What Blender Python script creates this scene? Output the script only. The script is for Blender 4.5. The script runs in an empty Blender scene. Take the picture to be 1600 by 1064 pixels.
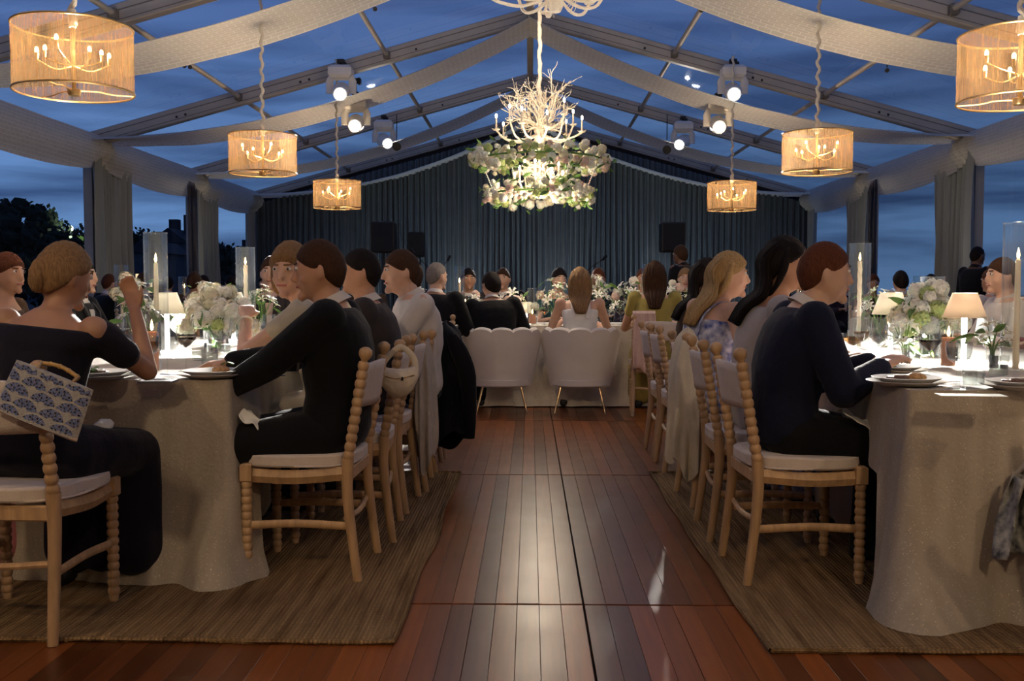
import bpy, math, random
from mathutils import Vector, Matrix, Euler, noise
random.seed(7)
PI = math.pi
sc = bpy.context.scene
COL = sc.collection
V = Vector

# ------------------------------------------------------------------ camera
FPX = 1550.0
CAM_H = 1.10
cam_d = bpy.data.cameras.new('camera')
cam_d.sensor_width = 36.0
cam_d.lens = FPX * 36.0 / 1600.0
cam_d.clip_end = 600
cam = bpy.data.objects.new('camera', cam_d)
COL.objects.link(cam)
cam.location = (0, 0, CAM_H)
cam.rotation_euler = (PI/2 - math.atan(79/FPX), 0, math.atan(28/FPX))
sc.camera = cam
CM = Euler(cam.rotation_euler).to_matrix()

def ray(px, py):
    return CM @ V(((px - 800)/FPX, (532 - py)/FPX, -1.0))
def at(px, py, Y):
    """point seen at a pixel, at distance Y down the tent"""
    d = ray(px, py); t = Y / d.y
    return V((d.x*t, Y, CAM_H + d.z*t))
def flat(px, py, z=0.0):
    """point seen at a pixel, on the horizontal plane z"""
    d = ray(px, py); t = (z - CAM_H) / d.z
    return V((d.x*t, d.y*t, z))

# ------------------------------------------------------------------ world: blue dusk sky with low cloud bands
world = bpy.data.worlds.new('dusk_sky'); sc.world = world
world.use_nodes = True
nt = world.node_tree; nt.nodes.clear()
def N(tree, typ, **kw):
    n = tree.nodes.new(typ)
    for k, v in kw.items():
        if k.startswith('i_'):
            n.inputs[k[2:].replace('_', ' ')].default_value = v
        else: setattr(n, k, v)
    return n
tc = N(nt, 'ShaderNodeTexCoord')
sep = N(nt, 'ShaderNodeSeparateXYZ'); nt.links.new(tc.outputs['Generated'], sep.inputs[0])
ramp = N(nt, 'ShaderNodeValToRGB'); nt.links.new(sep.outputs['Z'], ramp.inputs[0])
cr = ramp.color_ramp
cr.elements[0].position = 0.0; cr.elements[0].color = (0.095, 0.195, 0.400, 1)
cr.elements[1].position = 1.0; cr.elements[1].color = (0.052, 0.094, 0.265, 1)
e = cr.elements.new(0.10); e.color = (0.085, 0.180, 0.390, 1)
e = cr.elements.new(0.30); e.color = (0.064, 0.122, 0.320, 1)
mp = N(nt, 'ShaderNodeMapping'); mp.inputs['Scale'].default_value = (1.6, 1.6, 15.0)
nt.links.new(tc.outputs['Generated'], mp.inputs[0])
nz = N(nt, 'ShaderNodeTexNoise'); nz.inputs['Scale'].default_value = 2.2; nz.inputs['Detail'].default_value = 5
nz.inputs['Distortion'].default_value = 0.3
nt.links.new(mp.outputs[0], nz.inputs[0])
r2 = N(nt, 'ShaderNodeValToRGB'); nt.links.new(nz.outputs[0], r2.inputs[0])
r2.color_ramp.elements[0].position = 0.36; r2.color_ramp.elements[0].color = (0.42, 0.42, 0.48, 1)
r2.color_ramp.elements[1].position = 0.62; r2.color_ramp.elements[1].color = (1.45, 1.4, 1.3, 1)
fade = N(nt, 'ShaderNodeMapRange'); nt.links.new(sep.outputs['Z'], fade.inputs['Value'])
fade.inputs['From Min'].default_value = .08; fade.inputs['From Max'].default_value = .35; fade.inputs['To Min'].default_value = 1; fade.inputs['To Max'].default_value = .22
mul = N(nt, 'ShaderNodeMixRGB', blend_type='MULTIPLY'); nt.links.new(fade.outputs[0], mul.inputs[0])
nt.links.new(ramp.outputs[0], mul.inputs[1]); nt.links.new(r2.outputs[0], mul.inputs[2])
bg = N(nt, 'ShaderNodeBackground')
side_ = N(nt, 'ShaderNodeMapRange'); nt.links.new(sep.outputs['X'], side_.inputs['Value'])   # afterglow on the left horizon, darker to the right
side_.inputs['From Min'].default_value = -.45; side_.inputs['From Max'].default_value = .35; side_.inputs['To Min'].default_value = 1.12; side_.inputs['To Max'].default_value = .62
lowf = N(nt, 'ShaderNodeMapRange'); nt.links.new(sep.outputs['Z'], lowf.inputs['Value'])
lowf.inputs['From Min'].default_value = .12; lowf.inputs['From Max'].default_value = .40
bl = N(nt, 'ShaderNodeMix'); bl.data_type = 'FLOAT'; nt.links.new(lowf.outputs[0], bl.inputs[0]); nt.links.new(side_.outputs[0], bl.inputs[2]); bl.inputs[3].default_value = 1.0
nt.links.new(bl.outputs[0], bg.inputs['Strength'])
nt.links.new(mul.outputs[0], bg.inputs[0])
wo = N(nt, 'ShaderNodeOutputWorld'); nt.links.new(bg.outputs[0], wo.inputs[0])

sc.view_settings.view_transform = 'Standard'
sc.view_settings.look = 'None'
sc.view_settings.exposure = 0.0
sc.view_settings.gamma = 1.0
sc.view_settings.use_curve_mapping = False
BULB = 26.0           # brightness of pendant bulbs
CBULB = 55.0          # chandelier bulbs
FLAME = 40.0          # candle flames
LAMP_W = 190.0         # watts of each table lamp
SPOT_W = 10500.0        # watts of each moving head
PEND_W = 78.0          # watts of each pendant
CHAND_W = 21.0         # watts of each chandelier tier
FILL_W = 225.0        # watts of the warm fill lamps added behind the camera
UP_W = 55.0            # watts of the floor lights added at the backdrop
POST_W = 85.0           # watts of each floor light added along the side walls
WASH_W = 120.0        # watts of the small flood lamps clamped to the frame

# ------------------------------------------------------------------ materials
def new_mat(name):
    m = bpy.data.materials.new(name); m.use_nodes = True
    t = m.node_tree; t.nodes.clear()
    o = N(t, 'ShaderNodeOutputMaterial')
    return m, t, o
def mat(name, col, rough=0.6, metal=0.0, spec=0.4, noise=None, bump=None, sheen=0.0, rnd=0.0,
        stretch=(1, 1, 1), emit=None, trans=0.0, coat=0.0, col2=None, sub=0.0, alpha=1.0):
    """principled material; noise=(scale, amount) mottles the colour, bump=(scale, strength) relief"""
    m, t, o = new_mat(name)
    p = N(t, 'ShaderNodeBsdfPrincipled')
    p.inputs['Base Color'].default_value = (*col, 1)
    p.inputs['Roughness'].default_value = rough
    p.inputs['Metallic'].default_value = metal
    p.inputs['Specular IOR Level'].default_value = spec
    p.inputs['Sheen Weight'].default_value = sheen
    p.inputs['Coat Weight'].default_value = coat
    if trans: p.inputs['Transmission Weight'].default_value = trans
    if sub:
        p.inputs['Subsurface Weight'].default_value = sub
        p.inputs['Subsurface Radius'].default_value = (0.01, 0.005, 0.003)
    if emit:
        p.inputs['Emission Color'].default_value = (*emit[0], 1); p.inputs['Emission Strength'].default_value = emit[1]
    tcn = N(t, 'ShaderNodeTexCoord'); mpn = N(t, 'ShaderNodeMapping'); mpn.inputs['Scale'].default_value = stretch
    t.links.new(tcn.outputs['Object'], mpn.inputs[0])
    last = None
    if noise:
        n = N(t, 'ShaderNodeTexNoise'); n.inputs['Scale'].default_value = noise[0]; n.inputs['Detail'].default_value = 4
        t.links.new(mpn.outputs[0], n.inputs[0])
        mr = N(t, 'ShaderNodeMapRange'); mr.inputs['From Min'].default_value = .3; mr.inputs['From Max'].default_value = .7
        t.links.new(n.outputs[0], mr.inputs['Value'])
        mx = N(t, 'ShaderNodeMixRGB'); a = noise[1]
        mx.inputs[1].default_value = (*(col2 if col2 else [c*(1-a) for c in col]), 1)
        mx.inputs[2].default_value = (*[min(1, c*(1+a*.6)) for c in col], 1)
        t.links.new(mr.outputs[0], mx.inputs[0]); last = mx.outputs[0]
    if rnd:
        oi = N(t, 'ShaderNodeObjectInfo')
        hs = N(t, 'ShaderNodeHueSaturation')
        mr = N(t, 'ShaderNodeMapRange'); mr.inputs['To Min'].default_value = 1-rnd; mr.inputs['To Max'].default_value = 1+rnd
        t.links.new(oi.outputs['Random'], mr.inputs['Value']); t.links.new(mr.outputs[0], hs.inputs['Value'])
        if last: t.links.new(last, hs.inputs['Color'])
        else: hs.inputs['Color'].default_value = (*col, 1)
        last = hs.outputs[0]
    if last: t.links.new(last, p.inputs['Base Color'])
    if bump:
        n = N(t, 'ShaderNodeTexNoise'); n.inputs['Scale'].default_value = bump[0]; n.inputs['Detail'].default_value = 3
        t.links.new(mpn.outputs[0], n.inputs[0])
        b = N(t, 'ShaderNodeBump'); b.inputs['Strength'].default_value = bump[1]; b.inputs['Distance'].default_value = 0.01
        t.links.new(n.outputs[0], b.inputs['Height']); t.links.new(b.outputs[0], p.inputs['Normal'])
    t.links.new(p.outputs[0], o.inputs[0])
    return m
def emis(name, col, s):
    m, t, o = new_mat(name)
    e = N(t, 'ShaderNodeEmission'); e.inputs[0].default_value = (*col, 1); e.inputs[1].default_value = s
    t.links.new(e.outputs[0], o.inputs[0]); return m
def glassy(name, tint=(1, 1, 1), ior=1.4, rough=0.02, wrinkle=None, edge=1.0, edge_shine=0.0):
    """thin clear sheet or glass: lets light straight through and reflects by fresnel"""
    m, t, o = new_mat(name)
    tr = N(t, 'ShaderNodeBsdfTransparent'); tr.inputs[0].default_value = (*tint, 1)
    gl = N(t, 'ShaderNodeBsdfGlossy'); gl.inputs['Roughness'].default_value = rough
    fr = N(t, 'ShaderNodeLayerWeight'); fr.inputs['Blend'].default_value = .5
    mx = N(t, 'ShaderNodeMixShader')
    pw = N(t, 'ShaderNodeMath', operation='POWER'); pw.inputs[1].default_value = 3.5; t.links.new(fr.outputs['Facing'], pw.inputs[0])
    mm = N(t, 'ShaderNodeMath', operation='MULTIPLY_ADD'); mm.inputs[1].default_value = .42*edge; mm.inputs[2].default_value = (ior-1)*.12*edge
    t.links.new(pw.outputs[0], mm.inputs[0]); t.links.new(mm.outputs[0], mx.inputs[0])
    t.links.new(tr.outputs[0], mx.inputs[1]); t.links.new(gl.outputs[0], mx.inputs[2])
    if wrinkle:
        tcn = N(t, 'ShaderNodeTexCoord'); mpn = N(t, 'ShaderNodeMapping'); mpn.inputs['Scale'].default_value = (1, .35, 1)
        t.links.new(tcn.outputs['Object'], mpn.inputs[0])
        n = N(t, 'ShaderNodeTexNoise'); n.inputs['Scale'].default_value = wrinkle[0]; n.inputs['Detail'].default_value = 3
        t.links.new(mpn.outputs[0], n.inputs[0])
        b = N(t, 'ShaderNodeBump'); b.inputs['Strength'].default_value = wrinkle[1]; b.inputs['Distance'].default_value = .02
        t.links.new(n.outputs[0], b.inputs['Height']); t.links.new(b.outputs[0], gl.inputs['Normal']); t.links.new(b.outputs[0], fr.inputs['Normal'])
    if edge_shine:      # bright edge highlights put into the shader as a white scatter
        dd = N(t, 'ShaderNodeBsdfDiffuse'); tt = N(t, 'ShaderNodeBsdfTranslucent'); m2 = N(t, 'ShaderNodeMixShader'); m3 = N(t, 'ShaderNodeMixShader'); m3.inputs[0].default_value = edge_shine
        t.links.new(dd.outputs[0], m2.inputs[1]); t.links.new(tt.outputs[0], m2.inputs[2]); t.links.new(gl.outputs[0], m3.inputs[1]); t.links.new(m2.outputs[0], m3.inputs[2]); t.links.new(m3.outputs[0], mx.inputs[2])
    t.links.new(mx.outputs[0], o.inputs[0]); return m
def lattice_cloth(name, col, line, axes, scale=9.0, transl=0.35):
    """pale cloth woven with a trellis of lighter lines; axes picks the two object axes of the weave"""
    m, t, o = new_mat(name)
    tcn = N(t, 'ShaderNodeTexCoord'); s = N(t, 'ShaderNodeSeparateXYZ'); t.links.new(tcn.outputs['Object'], s.inputs[0])
    c = N(t, 'ShaderNodeCombineXYZ')
    t.links.new(s.outputs[axes[0]], c.inputs[0]); t.links.new(s.outputs[axes[1]], c.inputs[1])
    br = N(t, 'ShaderNodeTexBrick'); t.links.new(c.outputs[0], br.inputs[0])
    br.inputs['Scale'].default_value = scale; br.inputs['Mortar Size'].default_value = .035
    br.inputs['Mortar Smooth'].default_value = .6
    br.inputs['Brick Width'].default_value = .9; br.inputs['Row Height'].default_value = .42
    br.inputs['Color1'].default_value = (*col, 1); br.inputs['Color2'].default_value = (*[x*.93 for x in col], 1)
    br.inputs['Mortar'].default_value = (*line, 1)
    d = N(t, 'ShaderNodeBsdfDiffuse'); tl = N(t, 'ShaderNodeBsdfTranslucent'); mx = N(t, 'ShaderNodeMixShader'); mx.inputs[0].default_value = transl
    b = N(t, 'ShaderNodeBump'); b.inputs['Strength'].default_value = .4; b.inputs['Distance'].default_value = .01
    t.links.new(br.outputs['Fac'], b.inputs['Height'])
    t.links.new(b.outputs[0], d.inputs['Normal'])
    t.links.new(br.outputs[0], d.inputs[0]); t.links.new(br.outputs[0], tl.inputs[0])
    t.links.new(d.outputs[0], mx.inputs[1]); t.links.new(tl.outputs[0], mx.inputs[2]); t.links.new(mx.outputs[0], o.inputs[0])
    return m
def string_shade(name):
    """hundreds of tan threads wound round a drum: light passes between and through them"""
    m, t, o = new_mat(name)
    tcn = N(t, 'ShaderNodeTexCoord'); s = N(t, 'ShaderNodeSeparateXYZ'); t.links.new(tcn.outputs['Object'], s.inputs[0])
    a = N(t, 'ShaderNodeMath', operation='ARCTAN2'); t.links.new(s.outputs[1], a.inputs[0]); t.links.new(s.outputs[0], a.inputs[1])
    c = N(t, 'ShaderNodeCombineXYZ'); t.links.new(a.outputs[0], c.inputs[0])
    zs = N(t, 'ShaderNodeMath', operation='MULTIPLY'); zs.inputs[1].default_value = .12; t.links.new(s.outputs[2], zs.inputs[0])
    t.links.new(zs.outputs[0], c.inputs[1])
    n = N(t, 'ShaderNodeTexNoise'); n.inputs['Scale'].default_value = 26; n.inputs['Detail'].default_value = 5; n.inputs['Roughness'].default_value = .8
    t.links.new(c.outputs[0], n.inputs[0])
    mr = N(t, 'ShaderNodeMapRange'); mr.inputs['From Min'].default_value = .35; mr.inputs['From Max'].default_value = .65
    mr.inputs['To Min'].default_value = .42; mr.inputs['To Max'].default_value = .90
    t.links.new(n.outputs[0], mr.inputs['Value'])
    tr = N(t, 'ShaderNodeBsdfTransparent')
    col = N(t, 'ShaderNodeMixRGB'); col.inputs[1].default_value = (.085, .052, .026, 1); col.inputs[2].default_value = (.25, .160, .082, 1)
    t.links.new(n.outputs[0], col.inputs[0])
    d = N(t, 'ShaderNodeBsdfDiffuse'); tl = N(t, 'ShaderNodeBsdfTranslucent')
    t.links.new(col.outputs[0], d.inputs[0]); t.links.new(col.outputs[0], tl.inputs[0])
    m1 = N(t, 'ShaderNodeMixShader'); m1.inputs[0].default_value = .55
    t.links.new(d.outputs[0], m1.inputs[1]); t.links.new(tl.outputs[0], m1.inputs[2])
    m2 = N(t, 'ShaderNodeMixShader'); t.links.new(mr.outputs[0], m2.inputs[0])
    t.links.new(tr.outputs[0], m2.inputs[1]); t.links.new(m1.outputs[0], m2.inputs[2]); t.links.new(m2.outputs[0], o.inputs[0])
    return m
def plank_mat(name):
    m, t, o = new_mat(name)
    p = N(t, 'ShaderNodeBsdfPrincipled')
    tcn = N(t, 'ShaderNodeTexCoord'); oi = N(t, 'ShaderNodeObjectInfo')
    va = N(t, 'ShaderNodeVectorMath', operation='ADD'); t.links.new(tcn.outputs['Object'], va.inputs[0]); t.links.new(oi.outputs['Location'], va.inputs[1])
    mpn = N(t, 'ShaderNodeMapping'); mpn.inputs['Scale'].default_value = (30, 1.6, 1); t.links.new(va.outputs[0], mpn.inputs[0])
    n = N(t, 'ShaderNodeTexNoise'); n.inputs['Scale'].default_value = 1.5; n.inputs['Detail'].default_value = 6; t.links.new(mpn.outputs[0], n.inputs[0])
    mx = N(t, 'ShaderNodeMixRGB'); mx.inputs[1].default_value = (.09, .021, .004, 1); mx.inputs[2].default_value = (.30, .088, .018, 1)
    t.links.new(n.outputs[0], mx.inputs[0])
    hs = N(t, 'ShaderNodeHueSaturation'); mr = N(t, 'ShaderNodeMapRange'); mr.inputs['To Min'].default_value = .42; mr.inputs['To Max'].default_value = 1.4
    t.links.new(oi.outputs['Random'], mr.inputs['Value']); t.links.new(mr.outputs[0], hs.inputs['Value']); t.links.new(mx.outputs[0], hs.inputs['Color'])
    t.links.new(hs.outputs[0], p.inputs['Base Color'])
    n2 = N(t, 'ShaderNodeTexNoise'); n2.inputs['Scale'].default_value = 5; n2.inputs['Detail'].default_value = 2; t.links.new(va.outputs[0], n2.inputs[0])
    m2 = N(t, 'ShaderNodeMapRange'); m2.inputs['From Min'].default_value = .3; m2.inputs['From Max'].default_value = .7
    m2.inputs['To Min'].default_value = .28; m2.inputs['To Max'].default_value = .33
    t.links.new(n2.outputs[0], m2.inputs['Value']); t.links.new(m2.outputs[0], p.inputs['Roughness'])
    n3 = N(t, 'ShaderNodeTexNoise'); n3.inputs['Scale'].default_value = 2.5; n3.inputs['Detail'].default_value = 2; t.links.new(mpn.outputs[0], n3.inputs[0])
    b = N(t, 'ShaderNodeBump'); b.inputs['Strength'].default_value = .05; b.inputs['Distance'].default_value = .004
    t.links.new(n3.outputs[0], b.inputs['Height']); t.links.new(b.outputs[0], p.inputs['Normal'])
    p.inputs['Specular IOR Level'].default_value = .55
    t.links.new(p.outputs[0], o.inputs[0]); return m
def jute_mat(name):
    m, t, o = new_mat(name)
    p = N(t, 'ShaderNodeBsdfPrincipled'); p.inputs['Roughness'].default_value = .95; p.inputs['Specular IOR Level'].default_value = .1
    tcn = N(t, 'ShaderNodeTexCoord')
    w = N(t, 'ShaderNodeTexWave', wave_type='BANDS', bands_direction='X'); w.inputs['Scale'].default_value = 22; w.inputs['Distortion'].default_value = 1.2
    w.inputs['Detail'].default_value = 3; w.inputs['Detail Scale'].default_value = 3
    t.links.new(tcn.outputs['Object'], w.inputs[0])
    w2 = N(t, 'ShaderNodeTexWave', wave_type='BANDS', bands_direction='Y'); w2.inputs['Scale'].default_value = 30; w2.inputs['Distortion'].default_value = 4
    w2.inputs['Detail'].default_value = 2; t.links.new(tcn.outputs['Object'], w2.inputs[0])
    mp1 = N(t, 'ShaderNodeMapping'); mp1.inputs['Scale'].default_value = (26, 1.3, 1); t.links.new(tcn.outputs['Object'], mp1.inputs[0])
    n = N(t, 'ShaderNodeTexNoise'); n.inputs['Scale'].default_value = 1.2; n.inputs['Detail'].default_value = 6; n.inputs['Roughness'].default_value = .7; t.links.new(mp1.outputs[0], n.inputs[0])
    rr = N(t, 'ShaderNodeValToRGB'); t.links.new(n.outputs[0], rr.inputs[0])
    rr.color_ramp.elements[0].position = .32; rr.color_ramp.elements[0].color = (.16, .085, .032, 1)
    rr.color_ramp.elements[1].position = .62; rr.color_ramp.elements[1].color = (.50, .32, .155, 1)
    mm = N(t, 'ShaderNodeMath', operation='MULTIPLY'); t.links.new(w.outputs['Fac'], mm.inputs[0]); t.links.new(w2.outputs['Fac'], mm.inputs[1])
    mr = N(t, 'ShaderNodeMapRange'); mr.inputs['To Min'].default_value = .55; mr.inputs['To Max'].default_value = 1.15; t.links.new(mm.outputs[0], mr.inputs['Value'])
    mu = N(t, 'ShaderNodeVectorMath', operation='MULTIPLY'); t.links.new(rr.outputs[0], mu.inputs[0]); t.links.new(mr.outputs[0], mu.inputs[1])
    t.links.new(mu.outputs[0], p.inputs['Base Color'])
    b = N(t, 'ShaderNodeBump'); b.inputs['Strength'].default_value = .9; b.inputs['Distance'].default_value = .008
    t.links.new(mm.outputs[0], b.inputs['Height']); t.links.new(b.outputs[0], p.inputs['Normal'])
    t.links.new(p.outputs[0], o.inputs[0]); return m
def lurex_mat(name, axis=0):
    """beige table linen with faint stripes and metallic flecks"""
    m, t, o = new_mat(name)
    p = N(t, 'ShaderNodeBsdfPrincipled'); p.inputs['Sheen Weight'].default_value = .3
    tcn = N(t, 'ShaderNodeTexCoord'); mp1 = N(t, 'ShaderNodeMapping')
    mp1.inputs['Scale'].default_value = (18, 18, .3)
    t.links.new(tcn.outputs['Object'], mp1.inputs[0])
    n = N(t, 'ShaderNodeTexNoise'); n.inputs['Scale'].default_value = 1; n.inputs['Detail'].default_value = 3; t.links.new(mp1.outputs[0], n.inputs[0])
    mx = N(t, 'ShaderNodeMixRGB'); mx.inputs[1].default_value = (.27, .222, .165, 1); mx.inputs[2].default_value = (.46, .395, .31, 1)
    t.links.new(n.outputs[0], mx.inputs[0])
    vo = N(t, 'ShaderNodeTexVoronoi'); vo.inputs['Scale'].default_value = 110; t.links.new(tcn.outputs['Object'], vo.inputs[0])
    lt = N(t, 'ShaderNodeMath', operation='LESS_THAN'); lt.inputs[1].default_value = .13; t.links.new(vo.outputs['Distance'], lt.inputs[0])
    t.links.new(lt.outputs[0], p.inputs['Metallic'])
    m3 = N(t, 'ShaderNodeMixRGB'); m3.inputs[2].default_value = (1, .9, .72, 1); t.links.new(lt.outputs[0], m3.inputs[0]); t.links.new(mx.outputs[0], m3.inputs[1])
    t.links.new(m3.outputs[0], p.inputs['Base Color'])
    mr = N(t, 'ShaderNodeMapRange'); mr.inputs['To Min'].default_value = .85; mr.inputs['To Max'].default_value = .3; t.links.new(lt.outputs[0], mr.inputs['Value']); t.links.new(mr.outputs[0], p.inputs['Roughness'])
    n4 = N(t, 'ShaderNodeTexNoise'); n4.inputs['Scale'].default_value = 70; n4.inputs['Detail'].default_value = 3; t.links.new(tcn.outputs['Object'], n4.inputs[0])
    b = N(t, 'ShaderNodeBump'); b.inputs['Strength'].default_value = .5; b.inputs['Distance'].default_value = .006
    t.links.new(n4.outputs[0], b.inputs['Height']); t.links.new(b.outputs[0], p.inputs['Normal'])
    t.links.new(p.outputs[0], o.inputs[0]); return m

M = {}
M['plank'] = plank_mat('varnished_plank')
M['subfloor'] = mat('subfloor', (.02, .012, .008), .9)
M['ground'] = mat('dark_ground', (.008, .010, .010), 1)
M['jute'] = jute_mat('jute')
M['linen'] = lurex_mat('table_linen')
M['white_linen'] = mat('ivory_linen', (.72, .66, .56), .85, bump=(60, .4), noise=(8, .12))
M['alu'] = mat('painted_aluminium', (.43, .385, .33), .5, .15, noise=(3, .12), bump=(40, .05))
M['alu_dark'] = mat('dark_bracket', (.03, .028, .026), .5, .5)
M['slot'] = mat('groove_shadow', (.15, .13, .11), .6)
M['vinyl'] = glassy('clear_vinyl', (.97, .97, 1.0), 1.28, .05, (1.1, .25), .6)
M['swag'] = lattice_cloth('trellis_cloth_ceiling', (.62, .585, .51), (.80, .77, .69), (0, 1), 7.0)
M['valance'] = lattice_cloth('trellis_cloth_side', (.62, .585, .52), (.78, .75, .67), (1, 2), 9.0, .25)
M['slate'] = mat('slate_curtain', (.060, .080, .092), .85, sheen=.3, bump=(90, .2), noise=(3, .15))
M['grey_curtain'] = mat('grey_curtain', (.25, .26, .235), .8, sheen=.4, bump=(90, .2))
M['bunched_vinyl'] = glassy('bunched_vinyl', (.42, .40, .46), 1.3, .3, (12, .8), .7)
M['shade'] = string_shade('thread_shade')
M['brass'] = mat('brushed_brass', (.62, .40, .17), .35, .9, bump=(80, .1))
M['gold'] = mat('gold_leg', (.85, .58, .30), .22, 1.0)
M['chain'] = mat('rope_chain', (.62, .56, .46), .7, bump=(60, .6))
M['bulb'] = emis('warm_bulb', (1, .62, .28), BULB)
M['cbulb'] = emis('chandelier_bulb', (1, .74, .48), CBULB)
M['flame'] = emis('candle_flame', (1, .58, .22), FLAME)
M['lens'] = emis('spot_lens', (.92, .96, 1), 14)
M['led'] = emis('pin_light', (.95, .97, 1), 22)
M['coral'] = mat('cream_coral', (.80, .70, .56), .7, noise=(30, .12), bump=(120, .5))
M['wood'] = mat('pale_beech', (.50, .315, .165), .48, spec=.35, noise=(6, .22), stretch=(8, 8, 1), bump=(50, .08), rnd=.08)
M['seat'] = mat('cream_seat_linen', (.62, .53, .46), .85, bump=(220, .25), noise=(30, .06))
M['velvet'] = mat('white_velvet', (.66, .60, .53), .75, sheen=.6, noise=(5, .06), bump=(120, .1))
M['white_fix'] = mat('white_fixture', (.72, .68, .62), .4, noise=(10, .05))
M['black_plastic'] = mat('black_plastic', (.012, .012, .013), .5, bump=(80, .2))
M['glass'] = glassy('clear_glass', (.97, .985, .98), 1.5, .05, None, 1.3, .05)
M['water'] = glassy('water', (.93, .96, .96), 1.33, .0, None, .9)
M['wine'] = mat('red_wine', (.022, .004, .006), .05, spec=.6)
M['rose_wine'] = glassy('pale_wine', (.85, .62, .38), 1.33, .0)
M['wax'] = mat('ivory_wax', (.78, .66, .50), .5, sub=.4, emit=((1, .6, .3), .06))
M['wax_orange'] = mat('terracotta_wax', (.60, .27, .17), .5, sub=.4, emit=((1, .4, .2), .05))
M['china'] = mat('stoneware', (.50, .47, .42), .3, noise=(20, .08))
M['china_rim'] = mat('white_china', (.75, .72, .66), .25, noise=(20, .04))
M['steel'] = mat('steel', (.55, .54, .52), .22, 1.0, bump=(60, .05))
M['paper'] = mat('ivory_card', (.80, .77, .70), .7, noise=(40, .03))
M['slatebook'] = mat('grey_leather', (.16, .16, .17), .6, bump=(200, .2))
M['acrylic'] = mat('frosted_acrylic', (.9, .9, .9), .15, emit=((1, .97, .92), 9))
M['lampshade'] = None
M['petal_white'] = mat('white_petal', (.80, .79, .70), .75, noise=(40, .08), sub=.2)
M['petal_cream'] = mat('cream_petal', (.72, .68, .50), .75, noise=(40, .15), sub=.2)
M['petal_blush'] = mat('blush_petal', (.70, .52, .44), .75, noise=(40, .15), sub=.2)
M['petal_green'] = mat('green_floret', (.42, .50, .20), .75, noise=(40, .2), sub=.2)
M['leaf'] = mat('leaf_green', (.10, .20, .045), .5, noise=(25, .3))
M['food_green'] = mat('salad', (.10, .20, .04), .6, noise=(60, .5))
M['food_brown'] = mat('crusted_fish', (.50, .28, .12), .6, noise=(60, .5), bump=(60, .8))
M['food_dark'] = mat('dark_sauce', (.10, .05, .03), .4, noise=(60, .5), bump=(60, .8))
def lampshade_mat(name, col, e=0):
    m, t, o = new_mat(name)
    d = N(t, 'ShaderNodeBsdfDiffuse'); d.inputs[0].default_value = (*col, 1)
    tl = N(t, 'ShaderNodeBsdfTranslucent'); tl.inputs[0].default_value = (*col, 1)
    n = N(t, 'ShaderNodeTexNoise'); n.inputs['Scale'].default_value = 90; n.inputs['Detail'].default_value = 3
    b = N(t, 'ShaderNodeBump'); b.inputs['Strength'].default_value = .3; b.inputs['Distance'].default_value = .003
    t.links.new(n.outputs[0], b.inputs['Height']); t.links.new(b.outputs[0], d.inputs['Normal'])
    mx = N(t, 'ShaderNodeMixShader'); mx.inputs[0].default_value = .45
    t.links.new(d.outputs[0], mx.inputs[1]); t.links.new(tl.outputs[0], mx.inputs[2]); t.links.new(mx.outputs[0], o.inputs[0]); return m
M['lampshade'] = lampshade_mat('white_parchment_shade', (.85, .80, .70))
M['lampshade_tan'] = lampshade_mat('tan_parchment_shade', (.82, .70, .56))
for k, c in dict(black=(.0045, .0045, .006), navy=(.007, .009, .024), ink=(.009, .008, .015), plum=(.020, .014, .026), white=(.60, .55, .50), cream=(.52, .46, .34),
                 pink=(.60, .22, .25), olive=(.34, .27, .07), brown=(.06, .035, .02), blazer=(.035, .028, .028), rose=(.55, .38, .34),
                 greige=(.46, .41, .38), bridal=(.78, .75, .70), bluefloral=(.10, .14, .34), red=(.28, .03, .03), teal=(.02, .06, .07)).items():
    if k == 'bluefloral':
        M['c_'+k] = mat('cloth_'+k, (.55, .56, .62), .8, noise=(26, .3), col2=(.03, .06, .28), bump=(40, .2))
    else:
        M['c_'+k] = mat('cloth_'+k, c, .85, spec=.15, sheen=.08, noise=(9, .12), bump=(11, .9))
for k, c in dict(fair=(.60, .36, .25), tan=(.40, .21, .125), warm=(.50, .27, .17), deep=(.16, .08, .05)).items():
    M['s_'+k] = mat('skin_'+k, c, .5, sub=.15, noise=(20, .06))
for k, c in dict(blonde=(.42, .27, .12), dirty=(.26, .15, .07), brown=(.055, .025, .012), black=(.012, .008, .007), grey=(.22, .19, .17), auburn=(.11, .035, .015)).items():
    M['h_'+k] = mat('hair_'+k, c, .65, spec=.12, noise=(40, .4), stretch=(6, 6, .5), bump=(60, .6))
M['eye'] = mat('eye_white', (.7, .68, .66), .2)
M['iris'] = mat('eye_dark', (.03, .02, .015), .2)
M['lips'] = mat('lips', (.42, .14, .11), .4)

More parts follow.
